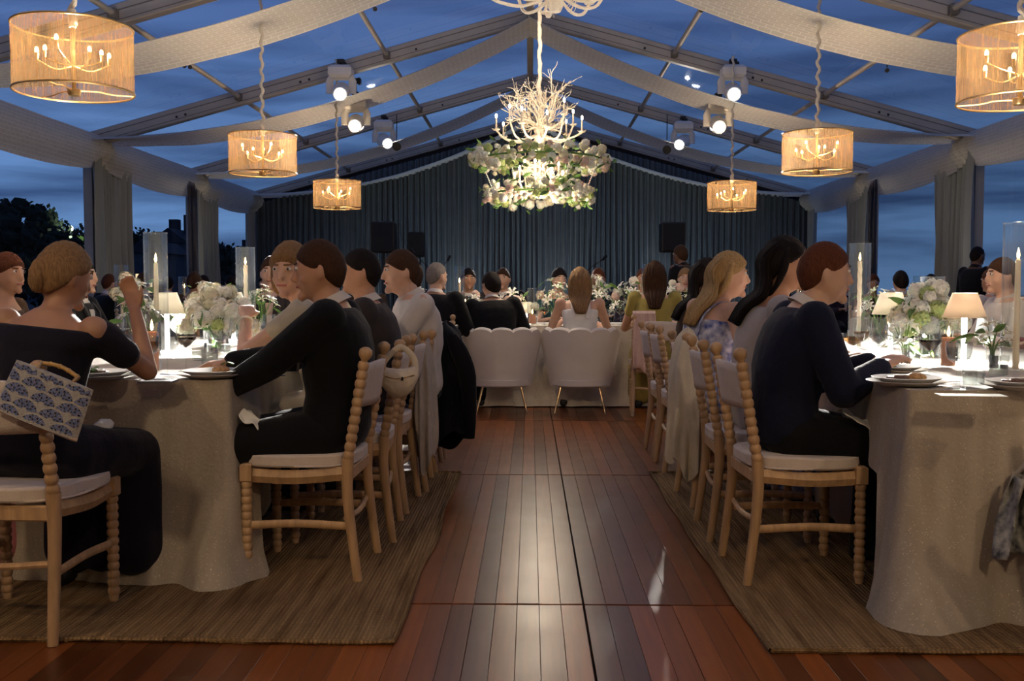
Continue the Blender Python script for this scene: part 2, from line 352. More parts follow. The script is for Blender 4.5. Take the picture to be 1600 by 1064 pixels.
# ------------------------------------------------------------------ mesh gathering
class G:
    def __init__(s): s.v = []; s.f = []; s.m = []
    def add(s, vs, fs, mi=0):
        b = len(s.v); s.v += [V(p) for p in vs]
        s.f += [tuple(b+i for i in f) for f in fs]; s.m += [mi]*len(fs); return s
    def box(s, c, size, R=None, mi=0, bev=0.0):
        hx, hy, hz = [q/2 for q in size]; c = V(c)
        if bev <= 0:
            vs = [V((x, y, z)) for x in (-hx, hx) for y in (-hy, hy) for z in (-hz, hz)]
            fs = [(0, 1, 3, 2), (4, 6, 7, 5), (0, 4, 5, 1), (2, 3, 7, 6), (0, 2, 6, 4), (1, 5, 7, 3)]
        else:
            b = min(bev, hx*.9, hy*.9, hz*.9); vs = []; fs = []
            def ringz(z, k):
                a, d = hx-k, hy-k
                return [V((-a, -d, z)), V((a, -d, z)), V((a, d, z)), V((-a, d, z))]
            for z, k in ((-hz, b), (-hz+b, 0), (hz-b, 0), (hz, b)): vs += ringz(z, k)
            for r in range(3):
                for i in range(4): fs.append((r*4+i, r*4+(i+1) % 4, r*4+4+(i+1) % 4, r*4+4+i))
            fs += [(3, 2, 1, 0), (12, 13, 14, 15)]
        if R is not None: vs = [R @ p for p in vs]
        return s.add([p+c for p in vs], fs, mi)
    def lathe(s, prof, n=24, c=(0, 0, 0), R=None, mi=0, cap=True, close=False):
        c = V(c); vs = []; fs = []; k = len(prof)
        for (r, z) in prof:
            for i in range(n):
                a = 2*PI*i/n; p = V((r*math.cos(a), r*math.sin(a), z))
                vs.append((R @ p if R is not None else p)+c)
        for j in range(k-1):
            for i in range(n): fs.append((j*n+i, j*n+(i+1) % n, (j+1)*n+(i+1) % n, (j+1)*n+i))
        if cap:
            if prof[0][0] > 1e-5: fs.append(tuple(reversed(range(n))))
            if prof[-1][0] > 1e-5: fs.append(tuple((k-1)*n+i for i in range(n)))
        return s.add(vs, fs, mi)
    def tube(s, pts, rad, n=8, mi=0, cap=True, flatten=None):
        """swept tube through points; rad a number or one per point; flatten=(a,b) scales the section"""
        pts = [V(p) for p in pts]; k = len(pts)
        rs = rad if isinstance(rad, (list, tuple)) else [rad]*k
        vs = []; fs = []; up = None
        for j, p in enumerate(pts):
            t = (pts[min(j+1, k-1)]-pts[max(j-1, 0)])
            t = t.normalized() if t.length > 1e-9 else V((0, 0, 1))
            if up is None:
                up = V((0, 0, 1)) if abs(t.z) < .9 else V((0, 1, 0))
            x = up.cross(t)
            if x.length < 1e-6: x = V((1, 0, 0)).cross(t)
            x.normalize(); y = t.cross(x).normalized(); up = y
            a, b = flatten if flatten else (1, 1)
            for i in range(n):
                an = 2*PI*i/n; vs.append(p + x*math.cos(an)*rs[j]*a + y*math.sin(an)*rs[j]*b)
        for j in range(k-1):
            for i in range(n): fs.append((j*n+i, j*n+(i+1) % n, (j+1)*n+(i+1) % n, (j+1)*n+i))
        if cap: fs.append(tuple(reversed(range(n)))); fs.append(tuple((k-1)*n+i for i in range(n)))
        return s.add(vs, fs, mi)
    def ball(s, c, r, nu=12, nv=8, R=None, mi=0, fn=None):
        c = V(c); r = (r, r, r) if isinstance(r, (int, float)) else r; vs = []; fs = []
        for j in range(nv+1):
            ph = PI*j/nv
            for i in range(nu):
                a = 2*PI*i/nu; d = V((math.sin(ph)*math.cos(a), math.sin(ph)*math.sin(a), math.cos(ph)))
                p = V((d.x*r[0], d.y*r[1], d.z*r[2]))
                if fn: p = fn(d, p)
                vs.append((R @ p if R is not None else p)+c)
        for j in range(nv):
            for i in range(nu):
                q = (j*nu+i, (j+1)*nu+i, (j+1)*nu+(i+1) % nu, j*nu+(i+1) % nu)
                if j == 0: q = (nu*0+i, q[1], q[2])
                elif j == nv-1: q = (q[0], q[1], q[3])
                fs.append(q)
        return s.add(vs, fs, mi)
    def bone(s, a, b, ra, rb, n=12, mi=0):
        """limb with round ends"""
        a = V(a); b = V(b); d = (b-a); L = d.length
        if L < 1e-6: return s.ball(a, ra)
        t = d/L; pts = [a-t*ra*.98, a-t*ra*.7, a-t*ra*.3, a, a+d*.35, a+d*.7, b, b+t*rb*.3, b+t*rb*.7, b+t*rb*.98]
        def q(f): return math.sqrt(max(0, 1-f*f))
        rs = [ra*.15, ra*q(.7), ra*q(.3), ra, (ra*.62+rb*.38)*1.03, ra*.3+rb*.7, rb, rb*q(.3), rb*q(.7), rb*.15]
        return s.tube(pts, rs, n, mi)
    def loft(s, secs, n=20, mi=0, sup=2.0, nz=None):
        """sections: (centre, xaxis, yaxis, rx, ry)"""
        vs = []; fs = []; k = len(secs)
        for (c, xa, ya, rx, ry) in secs:
            for i in range(n):
                a = 2*PI*i/n; ca, sa = math.cos(a), math.sin(a)
                ex = 2/sup; x = math.copysign(abs(ca)**ex, ca)*rx; y = math.copysign(abs(sa)**ex, sa)*ry
                p = V(c)+V(xa)*x+V(ya)*y
                if nz: p += nz(p, a)
                vs.append(p)
        for j in range(k-1):
            for i in range(n): fs.append((j*n+i, j*n+(i+1) % n, (j+1)*n+(i+1) % n, (j+1)*n+i))
        fs.append(tuple(reversed(range(n)))); fs.append(tuple((k-1)*n+i for i in range(n)))
        return s.add(vs, fs, mi)
    def grid(s, fn, nu, nv, mi=0, closed=False):
        vs = [fn(i/(nu if not closed else nu), j/nv) for j in range(nv+1) for i in range(nu+(0 if closed else 1))]
        w = nu if closed else nu+1; fs = []
        for j in range(nv):
            for i in range(nu):
                fs.append((j*w+i, j*w+(i+1) % w, (j+1)*w+(i+1) % w, (j+1)*w+i))
        return s.add(vs, fs, mi)
    def mesh(s, name, mats, smooth=True, sharp=40):
        me = bpy.data.meshes.new(name); me.from_pydata([tuple(p) for p in s.v], [], s.f)
        for m in (mats if isinstance(mats, (list, tuple)) else [mats]): me.materials.append(m)
        if any(s.m): me.polygons.foreach_set('material_index', s.m)
        if smooth:
            me.polygons.foreach_set('use_smooth', [True]*len(me.polygons))
            if sharp: me.set_sharp_from_angle(angle=math.radians(sharp))
        me.update(); return me
    def build(s, name, mats, parent=None, smooth=True, sharp=40, loc=None, solid=0):
        o = bpy.data.objects.new(name, s.mesh(name, mats, smooth, sharp)); COL.objects.link(o)
        if parent is not None: o.parent = parent
        if loc is not None: o.location = loc
        if solid:
            md = o.modifiers.new('thick', 'SOLIDIFY'); md.thickness = solid; md.offset = 0
        return o
def tag(o, label=None, cat=None, group=None, kind=None):
    if label: o['label'] = label
    if cat: o['category'] = cat
    if group: o['group'] = group
    if kind: o['kind'] = kind
    return o
def thing(name, label, cat, loc=(0, 0, 0), rz=0.0, group=None):
    o = bpy.data.objects.new(name, None); o.empty_display_size = .1; COL.objects.link(o)
    o.location = loc; o.rotation_euler = (0, 0, rz)
    return tag(o, label, cat, group)
def setting(name, loc=(0, 0, 0)):
    o = bpy.data.objects.new(name, None); COL.objects.link(o); o.location = loc; o['kind'] = 'structure'; return o
def link(name, me, parent=None, loc=(0, 0, 0), rot=None, scale=None):
    o = bpy.data.objects.new(name, me); COL.objects.link(o)
    if parent is not None: o.parent = parent
    o.location = loc
    if rot is not None: o.rotation_euler = rot
    if scale is not None: o.scale = scale if not isinstance(scale, (int, float)) else (scale,)*3
    return o
def dup(root, loc, rz, label, group=None):
    r = root.copy(); COL.objects.link(r); r.location = loc; r.rotation_euler = (0, 0, rz)
    if label: r['label'] = label
    if group: r['group'] = group
    for ch in list(root.children):
        c = ch.copy(); COL.objects.link(c); c.parent = r
        for g in ch.children:
            d = g.copy(); COL.objects.link(d); d.parent = c
    return r
def jit(a): return random.uniform(-a, a)
def smooth_path(pts, n=6):
    """Catmull-Rom through points"""
    pts = [V(p) for p in pts]; P = [pts[0]*2-pts[1]]+pts+[pts[-1]*2-pts[-2]]; out = []
    for i in range(1, len(P)-2):
        for k in range(n):
            t = k/n; a, b, c, d = P[i-1], P[i], P[i+1], P[i+2]
            out.append(.5*((2*b)+(c-a)*t+(2*a-5*b+4*c-d)*t*t+(3*b-a-3*c+d)*t**3))
    out.append(pts[-1]); return out
# ------------------------------------------------------------------ floor
HW = 6.10                      # half width of the tent
BAYS = [1.5, 5.57, 9.64, 13.72, 17.80, 21.9]
EAVE = 3.26
APEX = 4.93
def roofz(x): return EAVE + (APEX-EAVE)*(1-abs(x)/HW)
floor = setting('floor')
g = G().box((0, 7.7, -.05), (2*HW+.6, 30, .06)); g.build('subfloor', M['subfloor'], floor)
rows = [(.2, 3.42), (3.43, 5.86), (5.87, 8.30), (8.31, 10.74)]
PW = .0762
random.seed(3)
mesh_by = {}
for ri, (y0, y1) in enumerate(rows):
    me = G().box((0, 0, 0), (PW-.0012, (y1-y0)-.004, .02), bev=.0008).mesh('plank', M['plank'], False)
    mesh_by[ri] = me
rest = G()
xs = []
x = .185-PW/2
while x > -HW: xs.append(x); x -= PW
x = .185+PW/2+.006
while x < HW: xs.append(x); x += PW
xs.sort()
for ri, (y0, y1) in enumerate(rows):
    lo, hi = ((-2.1, 2.3), (-1.6, 1.5), (-1.45, 1.75), (-1.6, 2.0))[ri]
    for x in xs:
        z = -.01 + jit(.0006)
        if lo < x < hi:
            o = link('plank', mesh_by[ri], floor, (x, (y0+y1)/2, z), (jit(.0003), jit(.003), 0))
        elif ri < 3 or True:
            rest.box((x, (y0+y1)/2, z), (PW-.0022, (y1-y0)-.004, .02), bev=.0014)
for x in xs: rest.box((x, 16.3, -.01), (PW-.0022, 11.1, .02))
o = rest.build('plank_field', M['plank'], floor, False); o['kind'] = 'stuff'
ground = G().box((0, 60, -.55), (400, 400, .4)).build('ground', M['ground']); ground['kind'] = 'structure'

# ------------------------------------------------------------------ jute rugs
def rug(x0, x1, y0, y1, label, seed):
    random.seed(seed)
    def fn(u, v):
        x = x0+(x1-x0)*u; y = y0+(y1-y0)*v
        e = min(v*(y1-y0), (1-v)*(y1-y0), u*(x1-x0), (1-u)*(x1-x0))
        nx = noise.noise(V((0 if x0 < 0 else 9, y*1.5, seed)))*.030
        ny = noise.noise(V((x*1.2, 3, seed)))*.018
        z = .004+.006*min(1, e/.02)+max(0, noise.noise(V((x*1.1, y*1.1, seed))))*.006
        return V((x+nx, y+ny, z if e > 1e-6 else .001))
    g = G(); g.grid(fn, 90, 80)
    r = g.build('jute_rug', M['jute']); tag(r, label, 'rug', 'jute rugs under the long tables')
    # bound braid round the hem
    b = G(); loop = []
    for k in range(160):
        s = k/160*4; i = int(s); f = s-i
        u, v = ((f, 0), (1, f), (1-f, 1), (0, 1-f))[i]; p = fn(u, v); loop.append(V((p.x, p.y, .009+.0015*math.sin(k*2.4))))
    loop.append(loop[0]); b.tube(loop, .008, 6, cap=False)
    b.build('hem_braid', M['jute'], r)
rug(-5.2, -.42, 3.02, 5.90, 'jute rug under the left long table, its wavy edge on the aisle', 1)
rug(.72, 5.3, 2.97, 5.92, 'jute rug under the right long table, straight edge slanting to the aisle', 2)

# ------------------------------------------------------------------ tent frame, clear roof and walls
ceiling = setting('ceiling')
for yb in BAYS:
    for s in (-1, 1):
        g = G(); a = V((s*HW, yb, EAVE)); b = V((0, yb, APEX)); d = (b-a); L = d.length; t = d/L
        nrm = V((-t.z*s, 0, t.x*s)).normalized()
        if nrm.z < 0: nrm = -nrm
        R = Matrix((V((0, 1, 0)), t, nrm)).transposed()
        c = (a+b)/2 - nrm*.10
        g.box(c, (.13, L, .20), R, 0, .012)
        for sy in (-1, 1):   # keder grooves along both faces
            g.box(c+nrm*.03+V((0, sy*.0655, 0)), (.004, L*.98, .012), R, 1)
            g.box(c-nrm*.06+V((0, sy*.0655, 0)), (.004, L*.98, .008), R, 1)
        for k in (0.2, .22, .48, .5, .74): g.box(a+d*k-nrm*.13+V((0, -.067, 0)), (.006, .03, .03), R, 2)
        g.build('rafter', [M['alu'], M['slot'], M['alu_dark']], ceiling)
for i in range(len(BAYS)-1):
    y0, y1 = BAYS[i], BAYS[i+1]
    for X in (-3.98, -1.95, 1.95, 3.98):
        z = roofz(X)-.10
        g = G(); g.tube([(X, y0+.06, z), (X, y1-.06, z)], .032, 10)
        for ye in (y0+.10, y1-.10): g.box((X, ye, z-.01), (.09, .08, .10), None, 1, .01)
        g.build('purlin', [M['alu'], M['slot']], ceiling)
    g = G().box((0, (y0+y1)/2, APEX-.10), (.10, y1-y0-.1, .12), bev=.01); g.build('ridge_purlin', M['alu'], ceiling)
    for s in (-1, 1):
        g = G().box((s*(HW-.03), (y0+y1)/2, EAVE-.09), (.14, y1-y0-.1, .16), bev=.01); g.build('eave_purlin', M['alu'], ceiling)
        def fn(u, v, s=s):
            x = s*HW*(1-u)*1.01; y = y0+(y1-y0)*v
            return V((x, y, roofz(x)+.012-.05*math.sin(PI*v)*math.sin(PI*min(1, u*1.02))))
        g = G().grid(fn, 10, 12); g.build('roof_panel', M['vinyl'], ceiling)
for s in (-1, 1):
    G().grid(lambda u, v: V((s*HW*(1-u), -6.6+8.1*v, roofz(HW*(1-u)))), 4, 4).build('solid_roof_panel', M['alu'], ceiling)
G().add([(-HW, -6.6, 0), (HW, -6.6, 0), (HW, -6.6, EAVE), (0, -6.6, APEX), (-HW, -6.6, EAVE)], [(0, 1, 2, 3, 4)]).build('end_wall', M['white_linen'], setting('wall_front'), False, solid=.02)
for s, nm in ((-1, 'wall_left'), (1, 'wall_right')):
    w = setting(nm)
    G().box((s*HW, -2.55, EAVE/2), (.04, 8.1, EAVE)).build('solid_side_panel', M['white_linen'], w)
    for yb in BAYS:
        G().box((s*HW, yb, EAVE/2-.05), (.12, .12, EAVE-.1), bev=.01).build('post', M['alu'], w)
    for i in range(len(BAYS)-1):
        y0, y1 = BAYS[i], BAYS[i+1]
        def fn(u, v):
            y = y0+.06+(y1-y0-.12)*u
            return V((s*(HW+.02)+.02*noise.noise(V((y*.9, v*3, s))), y, .02+3.0*v))
        G().grid(fn, 24, 12).build('clear_side_panel', M['vinyl'], w)
        G().box((s*HW, (y0+y1)/2, .05), (.1, y1-y0-.12, .1)).build('base_rail', M['alu'], w)
wb = setting('wall_back')
g = G(); y = 22.15
g.add([(-HW, y, 0), (HW, y, 0), (HW, y, EAVE), (0, y, APEX), (-HW, y, EAVE)], [(0, 1, 2, 3, 4)])
g.build('gable_panel', mat('black_vinyl', (.012, .014, .02), .5), wb, False, solid=.02)

# fabric swags under every rafter, from the ridge down to the eaves
for i, yb in enumerate(BAYS[1:]):
    for s in (-1, 1):
        wdt = .98 if i != 4 else .8
        yc = yb-.10 if i != 4 else yb-.62
        def fn(u, v):
            T = u*HW*.985
            h = EAVE-.08-.03*T+.0478*T*T
            if i == 4: h -= .02
            wv = wdt*(.62+.38*min(1, T/1.2))
            y = yc+(v-.5)*wv
            edge = -(abs(v-.5)*2)**4*.06
            return V((s*(HW-.12-T), y, h+edge+.008*noise.noise(V((T*2, v*4, i+s)))))
        o = G().grid(fn, 60, 12).build('ceiling_swag', M['swag'])
        side = 'left' if s < 0 else 'right'
        tag(o, ['nearest trellis cloth swag crossing the %s roof slope above the first pendant',
                'second trellis cloth swag on the %s slope, nearest full length in view',
                'third trellis cloth swag on the %s slope, crossed by the large moving lights',
                'fourth trellis cloth swag on the %s slope behind the small moving lights',
                'last trellis cloth swag on the %s slope against the dark end curtain'][i] % side, 'fabric swag', 'cloth swags under the roof')
# valance along both eaves, one length per bay
for s in (-1, 1):
    for i in range(len(BAYS)-1):
        y0, y1 = BAYS[i], BAYS[i+1]-(.35 if i == 4 else 0)
        L = y1-y0
        def fn(u, v):
            y = y0+L*u
            gat = math.exp(-(min(u, 1-u)*L/.28)**2)
            sag = .10*math.sin(PI*u)
            top = EAVE-.03; bot = EAVE-.50-sag+.05*gat
            z = top+(bot-top)*v
            x = HW-.16-.10*math.sin(PI*min(1, v*1.1))-.06*gat*math.sin(v*PI)+(.035*math.sin(u*L*34+v*4)*gat*v)+.012*noise.noise(V((y*2, z*3, s)))
            return V((s*x, y, z))
        o = G().grid(fn, 90, 12).build('valance', M['valance'])
        side = 'left' if s < 0 else 'right'
        tag(o, ['trellis cloth valance on the %s eave closest to the camera, out beyond the frame',
                'long near valance of trellis cloth on the %s eave above the first pendant',
                'trellis cloth valance on the %s eave nearest the camera in view',
                'middle trellis cloth valance on the %s eave between two grey curtains',
                'farthest trellis cloth valance on the %s eave beside the dark backdrop'][i] % side, 'valance', 'valances along the eaves')

def pleated(p0, p1, z0, z1, n, amp, seed, taper=0.0, ztop=None, bulge=0.0):
    """hanging cloth between two plan points with n folds"""
    p0 = V(p0); p1 = V(p1); d = p1-p0; L = d.length; t = d/L; nr = V((-t.y, t.x, 0))
    def fn(u, v):
        k = 1-taper*math.sin(PI*v)
        uu = .5+(u-.5)*k
        a = u*n*2*PI; wob = noise.noise(V((u*n*.7, v*1.2, seed)))
        off = amp*(math.sin(a+wob*2.2)+.35*math.sin(2.3*a+seed))*(.75+.25*v) + bulge*math.sin(PI*u)
        zt = ztop(p0+d*u) if ztop else z1
        q = p0+d*uu+nr*off
        return V((q.x, q.y, z0+(zt-z0)*(1-v)))
    return fn
# backdrop curtain of seven drops
cur = thing('backdrop_curtain', 'dark slate pleated curtain closing the whole far end of the tent', 'curtain', (0, 21.55, 0))
for k in range(8):
    xa, xb = -HW+.1+k*(2*HW-.2)/8, -HW+.1+(k+1)*(2*HW-.2)/8
    fn = pleated((xa-.02, jit(.03), 0), (xb+.02, jit(.03), 0), .02, 0, 13, .055, k*3.1, ztop=lambda p: roofz(p.x)-.34)
    G().grid(fn, 190, 8).build('curtain_drop', M['slate'], cur)
# grey curtains gathered at the posts
for s in (-1, 1):
    for i, yb in enumerate(BAYS[1:5]):
        side = 'left' if s < 0 else 'right'
        # gathered inside the clear wall
        ya, yc = (yb-.3, yb+1.0) if s < 0 else (yb-.35, yb+1.0)
        fn = pleated((s*(HW-.22), ya, 0), (s*(HW-.18), yc, 0), .03, EAVE-.28, 7, .07, i*2+s, taper=.10, bulge=-.10*s)
        o = G().grid(fn, 120, 14).build('side_curtain', M['grey_curtain'])
        tag(o, ['grey curtain gathered at the %s wall post closest to the camera', 'grey curtain gathered at the second %s wall post',
                'full grey curtain gathered at the %s wall post nearest in view', 'slimmer grey curtain at the farther %s wall post toward the backdrop'][i] % side,
            'curtain', 'grey curtains gathered at the side posts')
        if i == 3:
            fn = pleated((s*(HW-.26), ya-.55, 0), (s*(HW-.22), ya-.02, 0), .03, EAVE-.3, 6, .03, i*5+s, taper=.1)
            o = G().grid(fn, 60, 10).build('bunched_side_panel', M['bunched_vinyl'])
            tag(o, 'clear vinyl side panel bunched beside the farther %s grey curtain' % side, 'plastic panel', 'bunched clear side panels')
for s in (-1, 1):
    fn = pleated((s*(HW-.15), 20.9, 0), (s*(HW-.12), 21.5, 0), .03, EAVE-.2, 6, .05, 31+s)
    o = G().grid(fn, 60, 10).build('side_curtain', M['grey_curtain'])
    tag(o, 'narrow grey curtain in the far %s corner against the backdrop' % ('left' if s < 0 else 'right'), 'curtain', 'grey curtains gathered at the side posts')

# ------------------------------------------------------------------ pendants
def make_pendant():
    r, h = .32, .36
    t = thing('pendant_lamp', '', 'pendant lamp')
    g = G()
    g.lathe([(r, 0), (r, h*.25), (r, h*.5), (r, h*.75), (r, h)], 96, cap=False); g.build('shade', M['shade'], t)
    for z in (0, h):
        ring = G(); ring.tube([(r*math.cos(a*PI/24), r*math.sin(a*PI/24), z) for a in range(49)], .006, 6, cap=False)
        ring.build('shade_ring', M['brass'], t)
    hub = G().lathe([(0, -.02), (.03, -.02), (.036, -.005), (.036, .015), (.012, .02), (.012, h+.02), (0, h+.02)], 20); hub.build('hub', M['brass'], t)
    for k in range(3):
        a = k*2*PI/3+.5
        G().tube(smooth_path([(0, 0, .005), (.12*math.cos(a), .12*math.sin(a), .012), (.2*math.cos(a), .2*math.sin(a), .002), (r*math.cos(a), r*math.sin(a), .003)], 4), .004, 6).build('arm', M['brass'], t)
    bm = G().ball((0, 0, 0), (.011, .011, .021), 10, 8).mesh('bulb', M['bulb'])
    sm = G().lathe([(.008, -.05), (.011, -.02), (.009, -.012), (0, -.010)], 10).mesh('candle_holder', M['brass'])
    for k in range(7):
        a = k*2*PI/7+.2; rr = .19; z = h*.63+(.03 if k % 2 else -.02)
        am = G().tube(smooth_path([(0, 0, h*.4), (rr*.5*math.cos(a), rr*.5*math.sin(a), z-.09), (rr*math.cos(a), rr*math.sin(a), z-.05)], 4), .004, 6).build('bulb_arm', M['brass'], t)
        link('bulb', bm, t, (rr*math.cos(a), rr*math.sin(a), z)); link('bulb_holder', sm, t, (rr*math.cos(a), rr*math.sin(a), z))
    # twisted chain in its sleeve
    g = G(); pts = []; rs = []
    for k in range(90):
        z = h+k*.026; pts.append((.010*math.sin(k*.9)+.012*noise.noise(V((0, 1, k*.3))), .010*math.cos(k*.9), z)); rs.append(.011+.007*abs(math.sin(k*1.15)))
    g.tube(pts, rs, 8); c = g.build('chain_sleeve', M['chain'], t)
    G().lathe([(.02, h), (.026, h+.05), (.018, h+.10)], 14).build('chain_collar', M['chain'], t)
    return t
def pendant_light(p):
    ld = bpy.data.lights.new('pendant_glow', 'POINT'); ld.energy = PEND_W; ld.color = (1, .76, .51); ld.shadow_soft_size = .03
    lo = bpy.data.objects.new('pendant_glow', ld); COL.objects.link(lo); lo.location = (p.x, p.y, p.z+.24)
pend = make_pendant()
spots = [(116, 152-8, 5.62, 'large thread drum pendant at the upper left, nearest of the left row'),
         (411, 271, 9.55, 'middle thread drum pendant of the left row, over the aisle side'),
         (527, 325, 13.5, 'smallest thread drum pendant of the left row, farthest back'),
         (1593, 158, 5.55, 'thread drum pendant at the upper right, cut by the frame edge'),
         (1276, 269, 9.45, 'middle thread drum pendant of the right row'),
         (1143, 328, 13.3, 'smallest thread drum pendant of the right row, farthest back')]
for i, (px, py, Y, lb) in enumerate(spots):
    p = at(px, py, Y)
    o = pend if i == 0 else dup(pend, p, i*.7, lb)
    o.location = p; o['label'] = lb; o['group'] = 'thread drum pendants'
    want = roofz(p.x)-.1-p.z
    pendant_light(p)
    for ch in o.children:
        if ch.name.startswith('chain_sleeve'):
            ch.scale = (1, 1, (want)/(.36+90*.026)) ; ch.location.z = .36-.36*ch.scale.z

# ------------------------------------------------------------------ flower pieces
def floret_ball(name, m, n=80, r=.045, fs=.0135, seed=1):
    """hydrangea head: many four-petal florets over a ball"""
    random.seed(seed); g = G(); g.ball((0, 0, 0), r*.66, 8, 6)
    for k in range(n):
        z = 1-2*(k+.5)/n; a = k*2.39996; q = math.sqrt(1-z*z); d = V((q*math.cos(a), q*math.sin(a), z))
        x = d.orthogonal().normalized(); y = d.cross(x); c = d*r*(random.uniform(.84, 1.08)+.20*noise.noise(d*2.6+V((seed, 0, 0)))); w = random.random()*3; F = fs*random.uniform(.8, 1.2)
        for j in range(4):
            b = w+j*PI/2; e1 = x*math.cos(b)+y*math.sin(b); e2 = x*math.cos(b+.75)+y*math.sin(b+.75); e3 = x*math.cos(b-.75)+y*math.sin(b-.75)
            g.add([c, c+e3*F*.75+d*.002, c+e1*F*1.15+d*.001, c+e2*F*.75+d*.002], [(0, 1, 2, 3)])
    return g.mesh(name, m, False)
FB = [floret_ball('flower_head', M['petal_white'], seed=1), floret_ball('flower_head', M['petal_cream'], seed=2),
      floret_ball('flower_head', M['petal_blush'], seed=3), floret_ball('flower_head', M['petal_green'], seed=4)]
def star_flower(name, m, n=6, r=.034):
    g = G()
    for k in range(n):
        a = k*2*PI/n; e = V((math.cos(a), math.sin(a), 0)); s = V((-e.y, e.x, 0))
        for (r0, w0, z0, r1, w1, z1) in ((.003, .004, 0, .5*r, .2*r, .35*r), (.5*r, .2*r, .35*r, .85*r, .15*r, .40*r), (.85*r, .15*r, .40*r, 1.1*r, .01, .30*r)):
            g.add([e*r0-s*w0+V((0, 0, z0)), e*r0+s*w0+V((0, 0, z0)), e*r1+s*w1+V((0, 0, z1)), e*r1-s*w1+V((0, 0, z1))], [(0, 1, 2, 3)])
    g.ball((0, 0, .006), .004, 6, 4, mi=1)
    return g.mesh(name, [m, M['petal_green']], True, 0)
ST = [star_flower('blossom', M['petal_white']), star_flower('blossom', M['petal_cream'], 5, .028), star_flower('blossom', M['petal_blush'], 7, .03)]
def leaf_mesh():
    g = G(); pts = []
    for k in range(6):
        t = k/5; w = .016*math.sin(PI*min(1, t*.95+.05)); pts.append((V((-w, t*.09, .015*t-.03*t*t)), V((w, t*.09, .015*t-.03*t*t)), V((0, t*.09, .012*t-.03*t*t-.003))))
    for k in range(5):
        a, b = pts[k], pts[k+1]
        g.add([a[0], a[2], b[2], b[0]], [(0, 1, 2, 3)]); g.add([a[2], a[1], b[1], b[2]], [(0, 1, 2, 3)])
    return g.mesh('leaf', M['leaf'], True, 0)
LEAF = leaf_mesh()

# ------------------------------------------------------------------ chandeliers
def coral_branches(g, base, length, n, spread, rad, seed, up=1.0):
    random.seed(seed)
    def grow(p, d, L, r, depth):
        k = 5; pts = [p]; q = p.copy(); dd = d.copy()
        for _ in range(k):
            dd = (dd+V((jit(.55), jit(.55), jit(.4)+.04*up))).normalized(); q = q+dd*L/k; pts.append(q.copy())
        g.tube(pts, [r*(1-.12*i) for i in range(len(pts))], 5)
        if depth > 0:
            for i in (2, 3, 4):
                if random.random() < .85:
                    nd = (dd+V((jit(.9), jit(.9), jit(.7)+.25*up))).normalized()
                    grow(pts[i], nd, L*random.uniform(.45, .7), r*.68, depth-1)
    for k in range(n):
        a = k*2*PI/n+jit(.2); e = random.uniform(.15, 1.0)*spread
        d = V((math.cos(a)*e, math.sin(a)*e, up*random.uniform(.45, 1.1))).normalized()
        grow(base.copy(), d, length*random.uniform(.75, 1.1), rad, 2)
CB = G().ball((0, 0, .02), (.010, .010, .022), 8, 6).mesh('candle_bulb', M['cbulb'])
CS = G().lathe([(.030, -.115), (.034, -.105), (.012, -.10), (.009, -.09), (.009, 0), (0, 0)], 12).mesh('candle_sleeve', M['coral'])
def coral_tier(root, z, R, H, n, seed):
    g = G(); base = V((0, 0, z)); coral_branches(g, base+V((0, 0, .05)), H*.50, 26, 1.5, .0088, seed)
    coral_branches(g, base+V((0, 0, .04)), R*.52, 16, 2.6, .007, seed+5, .30)
    o = g.build('coral_branches', M['coral'], root); o['kind'] = 'stuff'
    G().lathe([(0, -.12), (.03, -.11), (.05, -.07), (.045, -.03), (.055, .02), (.035, .06), (.012, .10), (.012, .3), (0, .3)], 20, (0, 0, z)).build('stem_urn', M['coral'], root)
    for k in range(n):
        a = k*2*PI/n+.3; e = V((math.cos(a), math.sin(a), 0)); zz = z+(.03 if k % 2 else -.01)+(0.10 if k % 3 == 0 else 0)
        rr = R*(.82 if k % 3 == 0 else 1)
        arm = G().tube(smooth_path([base, base+e*rr*.45+V((0, 0, -.07)), base+e*rr*.8+V((0, 0, -.05)), V((e.x*rr, e.y*rr, zz))], 4), [.010]*13, 6)
        arm.build('arm', M['coral'], root)
        tw = G()
        for q in range(6):
            b = q*PI/3+jit(.3); tw.tube([V((e.x*rr, e.y*rr, zz+.0)), V((e.x*rr+.03*math.cos(b), e.y*rr+.03*math.sin(b), zz+.005)), V((e.x*rr+.045*math.cos(b+.3), e.y*rr+.045*math.sin(b+.3), zz+.02))], [.004, .003, .002], 5)
        tw.build('coral_cup', M['coral'], root)
        link('candle_sleeve', CS, root, (e.x*rr, e.y*rr, zz+.115)); link('candle_bulb', CB, root, (e.x*rr, e.y*rr, zz+.117))
def flower_ring(root, z, R, thick, n, seed):
    random.seed(seed)
    ho = G().tube([(R*math.cos(a*PI/20), R*math.sin(a*PI/20), z) for a in range(41)], .009, 8, cap=False).build('ring_hoop', M['leaf'], root)
    for k in range(n):
        a = k*2*PI/n+jit(.12); q = random.uniform(0, 2*PI); dr = thick*random.uniform(.3, 1)
        p = V(((R+dr*math.cos(q))*math.cos(a), (R+dr*math.cos(q))*math.sin(a), z+dr*math.sin(q)*1.05))
        m = random.choices(FB, (5, 3.4, 1.6, 3))[0]
        link('flower_head', m, root, p, (jit(3), jit(3), jit(3)), random.uniform(.42, .98))
    lm = G(); 
    for k in range(n//2):
        a = jit(PI); q = jit(PI); p = V(((R+thick*1.2*math.cos(q))*math.cos(a), (R+thick*1.2*math.cos(q))*math.sin(a), z+thick*1.2*math.sin(q)))
        link('leaf', LEAF, root, p, (jit(3), jit(3), jit(3)), random.uniform(.7, 1.2))
